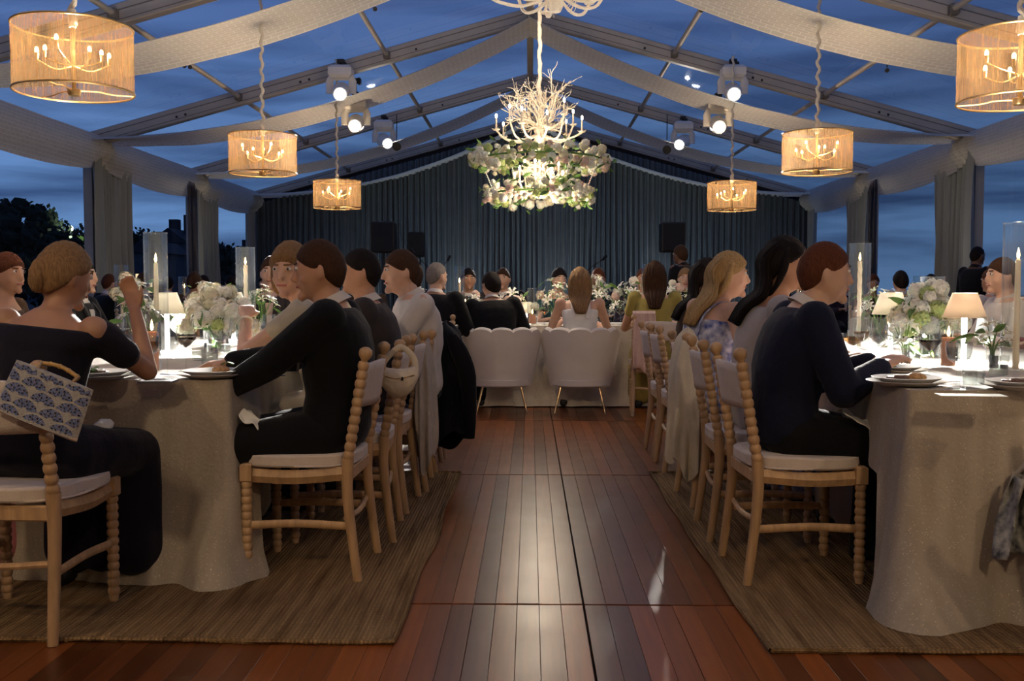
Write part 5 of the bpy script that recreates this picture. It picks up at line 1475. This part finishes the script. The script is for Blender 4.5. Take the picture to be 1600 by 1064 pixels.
person((-.74, 6.30, 0), A, 'guest in dark jacket beyond the white-shirted man, left table', 'fair', ('short', 'brown'), J('black'), lean=.08, voxel=MIDV)
person((-1.95, 7.52, 0), PI, 'man facing the camera in brown blazer and pink shirt', 'fair', ('short', 'brown'), J('blazer', collar='rose'), lean=.08, head=(.1, 0), voxel=MIDV, s=1.06)
person((-2.98, 5.5, 0), -A, 'auburn haired guest at the outer side of the left table', 'warm', ('up', 'auburn'), D('dress', 'brown'), female=True, voxel=MIDV, head=(-.3, 0))
person((-2.98, 6.4, 0), -A, 'guest in black on the outer side of the left table, farther', 'fair', ('short', 'black'), J('black'), voxel=MIDV)
# near end of the left table
person((-1.64, 3.27, 0), -.12, 'woman in off-shoulder navy dress seen from behind, hair pinned up', 'tan', ('up', 'dirty'), D('offshoulder', 'ink'), lean=.10, side=.09, head=(-.45, -.22), female=True, s=.96,
       hands={1: (.185, .30, TZ+.27), -1: (-.12, .33, TZ+.04)}, elbows={1: (.42, .2, -1.0), -1: (-.5, -.2, -.8)}, voxel=NEARV)
person((-2.29, 3.36, 0), -.35, 'woman in pink dress leaning in at the left frame edge', 'fair', ('up', 'dirty'), D('dress', 'pink'), lean=.10, side=.42, head=(-1.0, -.1), female=True, s=1.02, voxel=NEARV)
# aisle side of the right table, facing right
person((1.00, 3.87, 0), -A, 'man in navy suit nearest the aisle at the right table', 'fair', ('short', 'auburn'), J('navy'), lean=.20, head=(-.05, -.08), hands={-1: (-.06, .35, TZ+.06), 1: (.08, .34, TZ+.05)}, voxel=NEARV, s=1.0)
person((1.03, 4.50, 0), -A, 'woman with long dark hair in pale rose top behind the navy suit', 'warm', ('long', 'black'), D('dress', 'greige'), lean=.20, head=(-.2, 0), female=True, s=1.05, voxel=NEARV)
person((.94, 5.14, 0), -A, 'long haired blonde woman in blue floral strap dress', 'fair', ('long', 'blonde'), D('strap', 'bluefloral'), lean=.10, twist=.45, head=(-.15, -.05), female=True, s=1.0, voxel=NEARV)
person((1.02, 6.15, 0), -A, 'dark haired woman in brown beyond the blonde woman', 'warm', ('long', 'black'), D('dress', 'brown'), lean=.14, head=(-.2, 0), female=True, voxel=MIDV, s=.98)
person((3.08, 6.4, 0), A, 'man in white shirt across the right table by the frame edge', 'fair', ('short', 'brown'), SHIRT('white'), voxel=MIDV)
person((3.10, 5.5, 0), A, 'guest in dark red at the outer side of the right table', 'warm', ('short', 'auburn'), SHIRT('red'), voxel=MIDV)
# head table, backs to the camera
person((-.86, 8.80, 0), -.25, 'grey haired man in black suit at the left of the head table', 'fair', ('crew', 'grey'), J('black'), lean=.16, head=(-.5, 0), voxel=MIDV, s=1.06)
person((-.31, 8.93, 0), .05, 'groom in black suit, dark hair, seated in the left velvet chair', 'fair', ('short', 'black'), J('black'), lean=.20, side=-.06, head=(.55, -.12), voxel=MIDV, s=1.04, seat=.43)
person((.45, 8.93, 0), 0, 'bride with long blonde hair in low-backed white dress', 'fair', ('long', 'dirty'), D('strap', 'bridal'), lean=.10, head=(0, 0), female=True, voxel=MIDV, s=1.05, seat=.43)
person((1.11, 8.86, 0), -.1, 'woman with long brown hair in olive dress from behind', 'warm', ('long', 'brown'), D('dress', 'olive'), lean=.06, female=True, voxel=MIDV, s=1.06)
# far side of the head table, facing the camera
far = [(732, 'dark haired guest in charcoal left of the groom\'s head', 'tan', ('short', 'black'), J('blazer'), 0),
       (787, 'guest in black right of the groom, across the head table', 'fair', ('short', 'brown'), J('black'), 0),
       (872, 'dark haired woman facing the camera beside the bride\'s head', 'fair', ('up', 'black'), D('dress', 'teal'), 1),
       (934, 'guest with auburn hair behind the tallest flowers', 'tan', ('short', 'auburn'), J('navy'), 0),
       (1003, 'ruddy guest in plum across the head table by the right cylinder', 'warm', ('crew', 'auburn'), J('plum'), 0),
       (1070, 'dark-clothed guest facing the camera right of the olive-dressed woman', 'fair', ('short', 'dirty'), J('black', collar='black'), 0)]
for i, (px, lb, sk, ha, of, fe) in enumerate(far):
    YY = (10.85, 11.45, 10.85, 11.45, 10.85, 11.45)[i]
    person(((-.68, -.30, .30, .78, 1.22, 1.78)[i], YY, 0), PI+(.2, -.15, .3, 0, .1, -.1)[i], lb, sk, ha, of, lean=.10, female=bool(fe), voxel=FARV, dec=.7, s=1.04+.02*(i % 2))
# other tables behind
bgp = [(320, 13.9, PI, 'bearded man facing the camera between the two left lamps', 'fair', ('short', 'black'), J('black')),
       (222, 11.5, 0, 'background guest in black behind the tallest left cylinder', 'warm', ('short', 'brown'), J('black')),
       (262, 15.2, .2, 'distant guest seen from behind left of the bearded man', 'warm', ('short', 'black'), J('blazer')),
       (300, 11.5, -.2, 'brown haired background guest just left of the bearded man', 'tan', ('up', 'brown'), D('dress', 'brown')),
       (364, 14.2, .9, 'background guest in charcoal behind the second left lamp', 'warm', ('short', 'black'), J('blazer')),
       (165, 12.9, -.6, 'background guest at the far left by the grey curtain', 'fair', ('short', 'auburn'), J('black')),
       (1410, 10.7, 0, 'man in dark suit from behind past the white right lamp', 'fair', ('short', 'black'), J('black')),
       (1362, 13.4, PI, 'brownish haired background guest left of the dark suit man', 'tan', ('up', 'auburn'), D('dress', 'brown')),
       (1452, 13.2, PI, 'background guest facing the camera right of the dark suit man', 'fair', ('short', 'black'), J('black')),
       (1318, 15.4, PI, 'distant guest behind the twisted candle', 'warm', ('short', 'brown'), J('plum')),
       (1556, 9.6, .4, 'background man in white shirt before the right grey curtain', 'warm', ('short', 'auburn'), SHIRT('white')),
       (1215, 12.9, .3, 'background guest in dark clothes near the right corner', 'warm', ('short', 'black'), J('black')),
       (575, 12.0, .2, 'background guest behind the white-shirted man', 'warm', ('up', 'auburn'), D('dress', 'brown')),
       (415, 14.2, PI, 'background guest beyond the blazer man', 'warm', ('short', 'black'), J('black'))]
for i, (px, Y, rz, lb, sk, ha, of) in enumerate(bgp):
    x = at(px, 440, Y).x
    person((x, Y, 0), rz, lb, sk, ha, of, lean=.1, female=of['top'] == 'dress', voxel=FARV, dec=.6, s=1.0, group='guests at the tables behind')
    ch_ = chair(x, Y, rz, 'spool chair under ' + ' '.join(lb.replace('background ', '').split()[:12]), 'spool chairs at the tables behind')
person((at(1521, 410, 12.2).x, 12.2, 0), -1.2, 'standing waiter in black before the right grey curtain', 'deep', ('crew', 'black'), SHIRT('black', collar='black'), lean=.08, stand=True, voxel=FARV, dec=.6, s=.97)
person((at(1084, 400, 12.0).x, 12.0, 0), .7, 'standing server in black bending behind the right end of the head table', 'deep', ('short', 'brown'), SHIRT('black', collar='black'), lean=.35, stand=True, voxel=FARV, dec=.6, s=1.0)

# bake the people in one pass
bpy.context.view_layer.update()
dg = bpy.context.evaluated_depsgraph_get()
baked = [(o, bpy.data.meshes.new_from_object(o.evaluated_get(dg))) for o in PENDING]
for o, me in baked:
    nm = o.data.name; o.modifiers.clear(); o.data = me; me.name = nm
    me.polygons.foreach_set('use_smooth', [True]*len(me.polygons))

# ------------------------------------------------------------------ things hung on the chairs
def hang(name, pts_fn, m, label, cat, nu=40, nv=30, solid=.004):
    g = G(); g.grid(pts_fn, nu, nv); o = g.build(name, m, solid=solid); return tag(o, label, cat)
def drape(c, w, rz, ztop, zf, zb, amp, n, seed, depth=.05, narrow=.75):
    """cloth folded over a chair top: v runs from the front hem over the top to the back hem"""
    R = Matrix.Rotation(rz, 3, 'Z')
    def fn(u, v):
        if v < .25: z = zf+(ztop-zf)*(v/.25); y = depth
        elif v < .33: a = (v-.25)/.08*PI; z = ztop+.018*math.sin(a); y = depth*math.cos(a)
        else:
            t = (v-.33)/.67; z = ztop-(ztop-zb(u))*t; y = -depth-.02*t
        k = abs(z-ztop)/(abs(ztop-.2)+.01); x = (u-.5)*w*(1-(1-narrow)*(1-k)*(1 if v > .33 else .5))
        y += (amp*math.sin(u*n*2*PI+seed+k*1.2)+amp*.6*noise.noise(V((u*n, k*2, seed))))*(.3+k)*(-1 if v > .3 else 1)
        x += .014*noise.noise(V((u*3, k*4, seed+2)))
        return V(c)+R @ V((x, y, z))
    return fn
# pale shawl over the fourth left chair: hangs on the aisle side (+x)
M['shawl'] = mat('oatmeal_knit', (.46, .40, .33), .9, bump=(150, .5), noise=(20, .1))
M['shawl2'] = mat('cream_shawl', (.60, .53, .40), .9, bump=(90, .3), noise=(12, .1))
M['blush'] = mat('blush_shawl', (.62, .43, .36), .9, bump=(90, .3), noise=(12, .1))
def bundle(name, cx, cy, rx_, ry_, ztop, hem, n, amp, seed, m, label, cat, rnd=1.0, lean=(0, 0)):
    """cloth gathered over a chair corner: closed folds from a pinched top to an uneven hem"""
    def fn(u, v):
        a = u*2*PI; z0 = hem(a); z = ztop-(ztop-z0)*v
        k = min(1, (v/.10))**.5*(.55+.45*min(1, v*2.2)); wob = noise.noise(V((math.cos(a)*1.5, math.sin(a)*1.5, v*2+seed)))
        f = 1+amp*(.25+v)*(math.sin(a*n+seed+wob*2.5)+.5*math.sin(a*(n*1.7)+seed*2+v))+.15*wob
        return V((cx+lean[0]*v+math.cos(a)*rx_*k*f, cy+lean[1]*v+math.sin(a)*ry_*k*f, z+.012*(1-v)*math.sin(a*3)))
    g = G(); g.grid(fn, 110, 34, closed=True); o = g.build(name, m, sharp=0); return tag(o, label, cat)
bundle('shawl', -.575, 5.26, .062, .13, .885, lambda a: .24+.07*math.sin(a*2+1)+.05*math.sin(a*5), 7, .11, 1, M['shawl'], 'oatmeal grey shawl hanging off a left table chair beside the handbag', 'shawl', lean=(.02, 0))
o = bundle('suit_jacket', -.485, 5.74, .115, .21, .915, lambda a: .22+.08*math.cos(a+.6)+.03*math.sin(a*3), 4, .07, 4, M['c_black'], 'black suit jacket hung over a chair behind the white-shirted man', 'jacket', lean=(.03, 0))
g = G(); g.tube(smooth_path([(-.44, 5.56, .84), (-.36, 5.55, .66), (-.345, 5.58, .46), (-.35, 5.60, .26)], 4), [.03, .045, .05, .05, .05, .05, .047, .046, .045, .044, .042, .04, .038], 14, flatten=(.7, 1)); g.build('sleeve', M['c_black'], o)
bundle('shawl', .795, 5.0, .088, .11, .905, lambda a: .15+.16*abs(math.sin(a*.5+.6))+.04*math.sin(a*5), 6, .13, 2, M['shawl2'], 'long cream shawl hanging from a chair post at the right table', 'shawl', lean=(-.015, 0))
hang('shawl', drape((.985, 8.60, 0), .20, 0, .90, .75, lambda u: .40+.03*math.sin(u*7), .012, 4, 2.0, .03, .95), M['blush'], 'blush pink shawl over the head table spool chair', 'shawl', 60, 24)
# patterned scarf on the lower right chair
M['paisley'] = mat('paisley_scarf', (.34, .34, .31), .9, noise=(28, .9), col2=(.05, .055, .07), bump=(60, .4))
def sc_(u, v):
    z = .50-.26*v
    return V((1.585-.03*v+(u-.5)*(.07+.07*v)+.01*math.sin(u*14), 3.19+.035*math.sin(u*12+v*3)-.02*v, z+.03*u*v))
hang('patterned_scarf', sc_, M['paisley'], 'grey blue patterned scarf trailing from the lower right chair seat', 'scarf', 30, 20)
def sw_(u, v):
    return V((1.585+.26*u, 3.19+.15*(v-.5), .51+.17*u-.03*math.cos(v*PI*2)*.4+.012*math.sin(u*13+v*5)))
o = hang('fringed_wrap', sw_, M['shawl2'], 'fringed cream wrap bunched on the lower right chair', 'wrap', 24, 16, .012)
g = G()
for k in range(22): g.tube([(1.587, 3.12+.0068*k, .505), (1.577+jit(.006), 3.12+.0068*k, .48+jit(.008))], .0016, 4)
f_ = g.build('fringe', M['shawl2'], o); f_['kind'] = 'stuff'
# napkins
def nap(c, w, seed):
    return lambda u, v: V(c)+V(((u-.5)*w+.012*noise.noise(V((u*3, v*3, seed))), (v-.5)*w*.7, -.10*u-.05*abs(v-.5)+.018*noise.noise(V((u*4, v*4, seed+3)))))
c = at(1350, 652, 3.72); hang('napkin', nap((c.x, 3.72, c.z+.04), .17, 2), M['paper'], 'white napkin crumpled on the lap of the navy suited man', 'napkin', 16, 16, .003)
c = at(402, 655, 3.66); hang('napkin', nap((c.x, 3.74, c.z+.03), .15, 6), M['paper'], 'white napkin in the lap of the man in black', 'napkin', 16, 16, .003)
c = at(158, 668, 3.42); g = G(); g.ball((c.x, 3.44, c.z), (.03, .05, .028), 16, 10, fn=lambda d, p: p*(1+.25*noise.noise(d*2))); tag(g.build('napkin', M['paper']), 'white napkin corner beside the navy-dressed woman\'s seat', 'napkin')

# cream crescent handbag on the second left chair
M['bag'] = mat('cream_quilted_leather', (.62, .54, .43), .6, bump=(40, .5), noise=(15, .12))
cb = at(623, 592, 4.14)
t = thing('shoulder_bag', 'cream crescent handbag hanging on a left table chair post', 'handbag', (cb.x, 4.14, cb.z))
def cres(d, p):
    sag = .035*(d.x*d.x); return V((p.x, p.y, p.z+sag*(1.6 if d.z > 0 else 1.1)))*(1+.05*noise.noise(d*4))
G().ball((0, 0, -.020), (.084, .036, .062), 40, 24, fn=cres).build('pouch', M['bag'], t, sharp=0)
G().tube(smooth_path([(-.070, 0, .012), (-.062, 0, .07), (-.01, 0, .125), (.02, 0, .13), (.065, 0, .085), (.074, 0, .012)], 6), .009, 8, flatten=(1.4, .5)).build('strap', M['bag'], t)
G().tube(smooth_path([(-.07, -.030, .02), (0, -.036, .004), (.07, -.030, .02)], 6), .0022, 6).build('zip', M['brass'], t)
G().box((.02, -.038, .004), (.008, .005, .016), bev=.002).build('tassel', M['black_plastic'], t)

# beaded clutch with fan pattern on the foreground chair
M['bag_cream'] = mat('cream_beadwork', (.56, .53, .50), .6, bump=(420, .8), noise=(60, .12))
M['bag_blue'] = mat('blue_beads', (.12, .20, .46), .4, bump=(400, .6)); M['bag_navy'] = mat('navy_beads', (.03, .035, .08), .4, bump=(400, .6)); M['bag_lav'] = mat('lavender_beads', (.24, .25, .46), .4, bump=(400, .6))
M['bag_tan'] = mat('tan_canvas_edge', (.42, .31, .24), .8); M['bamboo'] = mat('bamboo', (.50, .29, .09), .4, noise=(30, .3))
cB = at(71, 624, 2.925)
bag = bpy.data.objects.new('patterned_clutch', None); COL.objects.link(bag); bag.location = cB; bag.rotation_euler = (0, math.radians(22.5), .06)
tag(bag, 'blue and cream fan-patterned clutch tilted on the foreground chair post', 'handbag')
BW, BH = .262, .158
def bx_(u, v, s=1):
    tap = 1-.08*v
    return V(((u-.5)*BW*tap, s*.024*math.sin(PI*min(1, max(0, u)))**.4*(1-.5*v), (v-.5)*BH))
g = G(); g.grid(lambda u, v: bx_(u, v, -1), 20, 10); g.grid(lambda u, v: bx_(1-u, v, 1), 20, 10)
g.grid(lambda u, v: bx_(u, 0, -1)*(1-v)+bx_(u, 0, 1)*v, 20, 2); g.grid(lambda u, v: bx_(1-u, 1, -1)*(1-v)+bx_(1-u, 1, 1)*v, 20, 2)
g.build('bag_body', M['bag_cream'], bag)
g = G(); g.tube([bx_(k/20, 0, -.4) for k in range(21)], .008, 8, flatten=(1, .8)); g.build('base_edge', M['bag_tan'], bag)
fan = G(); r0 = .033
rowz = [-.078, -.044, -.010, .024, .058]
def inside(x, z): return abs(x) < BW/2*.94-.0 and -BH/2*.93 < z < BH/2*.97
def front(x, z, lift):
    u = x/BW/(1-.08*(z/BH+.5))+.5; return V((x, bx_(u, z/BH+.5, -1).y-lift, z))
for ri, z0 in enumerate(rowz):
    for ci in range(-4, 5):
        cx = (ci+(.5 if ri % 2 else 0))*.082; cz = z0-.004
        nsec = 11
        for (ra, rb_) in ((.010, .0175), (.0182, .0262), (.0269, .0345), (.0352, .0390)):
            for k in range(nsec):
                a0_ = PI*(.06+.88*(k+.09)/nsec); a1_ = PI*(.06+.88*(k+.91)/nsec)
                q = [(cx+r_*math.cos(a_), cz+r_*math.sin(a_)*.86) for r_, a_ in ((ra, a0_), (rb_, a0_), (rb_, a1_), (ra, a1_))]
                if all(inside(x_, z_) for x_, z_ in q):
                    fan.add([front(x_, z_, .0012) for x_, z_ in q], [(0, 3, 2, 1)], (k*7+ri*3+ci+int(ra*900)) % 3)
o = fan.build('beaded_fans', [M['bag_blue'], M['bag_navy'], M['bag_lav']], bag, False); o['kind'] = 'stuff'
g = G(); pts = [V((-.062+.124*k/30, .022, BH/2+.012+.012*math.sin(PI*k/30))) for k in range(31)]
g.tube(pts, [.0065+(.0022 if k % 7 == 0 else 0) for k in range(31)], 10); g.build('bamboo_handle', M['bamboo'], bag)
for k in (-1, 1): G().tube([(k*.054, .0, BH/2-.005), (k*.058, .020, BH/2+.016)], .006, 8).build('handle_loop', M['brass'], bag)

# ------------------------------------------------------------------ band gear in front of the backdrop
def speaker(px, py, Y, w, h, d, label):
    p = at(px, py, Y); t = thing('loudspeaker', label, 'loudspeaker', (p.x, Y, 0), 0, 'loudspeakers on stands')
    G().box((0, 0, p.z), (w, d, h), bev=.02).build('cabinet', M['black_plastic'], t)
    G().box((0, -d/2-.004, p.z), (w*.88, .01, h*.92), bev=.004).build('grille', mat('speaker_grille', (.02, .02, .02), .7, bump=(300, .8)), t)
    G().tube([(0, 0, 0), (0, 0, p.z-h/2)], .018, 10).build('pole', M['alu_dark'], t)
    for k in range(3):
        a = k*2*PI/3+.4; G().tube([(0, 0, .45), (.35*math.cos(a), .35*math.sin(a), .01)], .011, 6).build('leg', M['alu_dark'], t)
speaker(600, 371, 17.0, .40, .52, .38, 'larger black loudspeaker on a stand left of the head table')
speaker(651, 382, 18.5, .27, .46, .30, 'small black loudspeaker right of the larger left one')
speaker(1050, 371, 17.0, .40, .50, .38, 'black loudspeaker on a stand right of the bride')
def mic(px, Y, h, label, lean):
    x = at(px, 440, Y).x; t = thing('microphone_stand', label, 'microphone stand', (x, Y, 0), 0, 'microphone stands')
    G().tube([(0, 0, .02), (0, 0, h)], .009, 6).build('stand_pole', M['alu_dark'], t)
    G().lathe([(0, 0), (.14, 0), (.13, .02), (0, .03)], 18).build('base', M['alu_dark'], t)
    G().tube([(-.2*lean, 0, h-.12), (.45*lean, 0, h+.28)], .007, 6).build('boom', M['alu_dark'], t)
    G().bone((.45*lean, 0, h+.28), (.52*lean, 0, h+.34), .022, .028, 8).build('microphone', M['alu_dark'], t)
mic(672, 17.0, 1.45, 'microphone stand beside the small left loudspeaker', -.6)
mic(680, 17.6, 1.35, 'second microphone stand just right of the first', .5)
mic(905, 17.5, 1.35, 'boom microphone stand behind the bride', .9)

# ------------------------------------------------------------------ tables behind, with candles and flowers
def back_table(x, y, r, label, seed):
    t = thing('round_table', 'round table hidden under the ' + label, 'table', (x, y, 0), 0, 'round tables behind')
    G().lathe([(0, .72), (r-.02, .72), (r-.02, .745), (0, .745)], 40).build('tabletop', M['wood'], t)
    G().tube([(0, 0, 0), (0, 0, .72)], .04, 10).build('leg', M['alu_dark'], t)
    def fn(u, v):
        a = u*2*PI
        if v < .3: rr = r*v/.3; z = TZ
        else:
            k = (v-.3)/.7; rr = r+.01+k*(.05+.045*math.sin(a*15+seed)); z = TZ-(TZ-.012)*k
        return V((x+rr*math.cos(a), y+rr*math.sin(a), z))
    g = G(); g.grid(fn, 120, 20, closed=True); tag(g.build('tablecloth', M['linen']), label, 'tablecloth')
back_table(at(285, 440, 12.7).x, 12.7, .60, 'beige cloth of the round table behind the left guests', 1)
back_table(at(1415, 440, 12.0).x, 12.0, .60, 'beige cloth of the round table behind the right guests', 2)
hurricane(190, 0, 12.1, .55, .06, ('taper', .40), 'background cylinder candle left of the tallest cylinder', p=V((at(190, 440, 8.6).x, 8.6, ZT)))
hurricane(288, 0, 12.1, .50, .075, ('taper', .36), 'background cylinder candle between the two left lamps', p=V((at(288, 440, 12.5).x, 12.5, ZT)))
hurricane(1452, 0, 11.2, .50, .07, ('taper', .36), 'background cylinder candle behind the right hydrangeas', p=V((at(1437, 440, 11.8).x, 11.8, ZT)))
hurricane(1300, 0, 11.2, .50, .07, ('taper', .36), 'background cylinder candle left of the twisted candle', p=V((at(1247, 440, 10.9).x, 10.9, ZT)))
arrangement(V((at(310, 440, 12.7).x, 12.7, ZT)), 'white flowers on the round table behind the left guests', 14, ([ST[0], FB[0]], (3, 2)), (.2, .16), (.18, .34), (.05, .13), seed=61, size=(1, 1.5))
arrangement(V((at(1405, 440, 12.0).x, 12.0, ZT)), 'white flowers on the round table behind the right guests', 14, ([ST[0], FB[0]], (3, 2)), (.2, .16), (.18, .34), (.05, .13), seed=62, size=(1, 1.5))
for i, (px, Y) in enumerate(((190, 8.6), (1247, 10.9))):
    t = thing('side_stand', ('slim dark stand carrying the far left cylinder candle', 'slim dark stand carrying the candle left of the twisted one')[i], 'stand', (at(px, 440, Y).x, Y, 0))
    G().lathe([(0, ZT-.03), (.16, ZT-.03), (.16, ZT-.001), (0, ZT-.001)], 24).build('stand_top', M['white_linen'], t)
    G().tube([(0, 0, 0), (0, 0, ZT-.03)], .02, 8).build('leg', M['alu_dark'], t)

# ------------------------------------------------------------------ outside: trees, houses, street lamp
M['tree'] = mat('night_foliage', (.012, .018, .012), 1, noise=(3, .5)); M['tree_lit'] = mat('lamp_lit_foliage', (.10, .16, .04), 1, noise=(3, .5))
M['house'] = mat('dusk_house_wall', (.055, .065, .085), .9, noise=(2, .2)); M['roof'] = mat('dusk_roof', (.02, .024, .032), .9)
M['winlit'] = emis('lit_window', (1, .78, .45), 1.1)
def tree(px, py_top, Y, w, label, m='tree', seed=0):
    p = at(px, py_top, Y); random.seed(seed); h = p.z
    t = thing('tree', label, 'tree', (p.x, Y, -.35), 0, 'trees outside the left wall')
    G().tube([(0, 0, 0), (.1, 0, h*.5), (0, .1, h*.8)], [.25, .18, .08], 8).build('trunk', M['roof'], t)
    g = G()
    for k in range(260):
        q = V((jit(1), jit(1), jit(1)))
        if q.length > 1: continue
        c = V((q.x*w, q.y*w*.6, h*.62+q.z*h*.42)); r = random.uniform(.12, .26)*w*.8
        g.ball(c, r, 7, 5, fn=lambda d, p_: p_*(1+.5*noise.noise(d*2+c)))
    for k in range(900):
        a = V((jit(1), jit(1), jit(1))).normalized()*random.uniform(.85, 1.12); c = V((a.x*w*1.05, a.y*w*.65, h*.62+a.z*h*.44)); e = V((jit(1), jit(1), jit(1))).normalized()*.16; f = e.orthogonal().normalized()*.1
        g.add([c-e, c+f, c+e, c-f], [(0, 1, 2, 3)])
    o = g.build('crown', M[m], t, False); o['kind'] = 'stuff'
tree(22, 316, 45, 2.5, 'tallest dark tree outside at the far left', seed=1)
tree(-50, 330, 53, 2.9, 'dark tree at the left frame edge outside', seed=9)
tree(70, 345, 60, 2.2, 'lower dark tree right of the tallest', seed=2)
tree(95, 362, 38, 1.0, 'small dark tree beneath the utility pole', seed=4)
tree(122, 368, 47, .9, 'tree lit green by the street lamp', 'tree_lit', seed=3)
tree(138, 352, 50, 1.6, 'rounded tree just left of the near grey curtain', seed=5)
tree(212, 357, 75, 2.0, 'dark tree left of the gabled house', seed=6)
tree(352, 382, 70, 2.4, 'low dark tree between two grey curtains', seed=7)
tree(378, 392, 60, 2.0, 'low dark tree by the far corner', seed=8)
def house(px0, px1, py_eave, py_ridge, Y, label, chims, wins):
    a = at(px0, py_eave, Y); b = at(px1, py_eave, Y); r = at((px0+px1)/2, py_ridge, Y).z
    t = thing('house', label, 'house', ((a.x+b.x)/2, Y, -.35), 0, 'houses outside the left wall'); w = b.x-a.x; h = a.z+.35; rr = r+.35; dp = 7
    G().box((0, dp/2, h/2), (w, dp, h)).build('wall', M['house'], t, False)
    g = G(); e = .25
    g.add([(-w/2-e, -e, h-.1), (w/2+e, -e, h-.1), (0, -e, rr), (-w/2-e, dp+e, h-.1), (w/2+e, dp+e, h-.1), (0, dp+e, rr)], [(0, 1, 2), (5, 4, 3), (0, 2, 5, 3), (1, 4, 5, 2), (0, 3, 4, 1)]); g.build('roof', M['roof'], t, False)
    for cx, ch_ in chims: G().box((cx*w/2, dp*.4, rr+ch_/2-.5), (.8, .8, ch_+1.0)).build('chimney', M['roof'], t, False)
    for wx, wz in wins:
        f = G().box((wx*w/2, -.03, wz*h), (.9, .06, 1.2)).build('window', M['roof'], t, False)
        G().box((wx*w/2, -.07, wz*h), (.62, .03, .95)).build('pane', M['winlit'], f, False)
house(236, 292, 378, 356, 85, 'gabled house with chimneys between the first two left curtains', [(-.3, .9), (.55, 1.3)], [(-.3, .62), (.45, .55), (.1, .25)])
house(204, 240, 392, 374, 72, 'lower house left of the gabled house with lit windows', [(.2, .7)], [(-.2, .5), (.5, .4)])
house(345, 400, 398, 384, 80, 'low house with one lit window beyond the far left curtain', [(0, .6)], [(.35, .45), (-.3, .3)])
house(-30, 130, 405, 388, 115, 'long low house behind the dark trees at far left', [(0, .6)], [(.6, .4)])
q = at(96, 344, 44); t = thing('utility_pole', 'utility pole rising above the low trees', 'pole', (q.x, 50, -.35))
G().tube([(0, 0, 0), (0, 0, q.z+.35)], .12, 6).build('pole_shaft', M['roof'], t); G().box((0, 0, q.z+.1), (1.5, .12, .12)).build('crossarm', M['roof'], t)
q = at(110, 357, 46); t = thing('street_lamp', 'bright street lamp beside the green-lit tree', 'street lamp', (q.x, 46, -.35))
G().tube([(0, 0, 0), (0, 0, q.z+.3)], .06, 6).build('lamp_post', M['roof'], t); G().ball((0, 0, q.z+.35), .13, 10, 8).build('lamp_globe', emis('street_globe', (.85, 1, .8), 12), t)
lp = bpy.data.lights.new('street_glow', 'POINT'); lp.energy = 220; lp.color = (.8, 1, .65); lp.shadow_soft_size = .2
lo = bpy.data.objects.new('street_glow', lp); COL.objects.link(lo); lo.location = (q.x+.3, 45.0, q.z-.4)
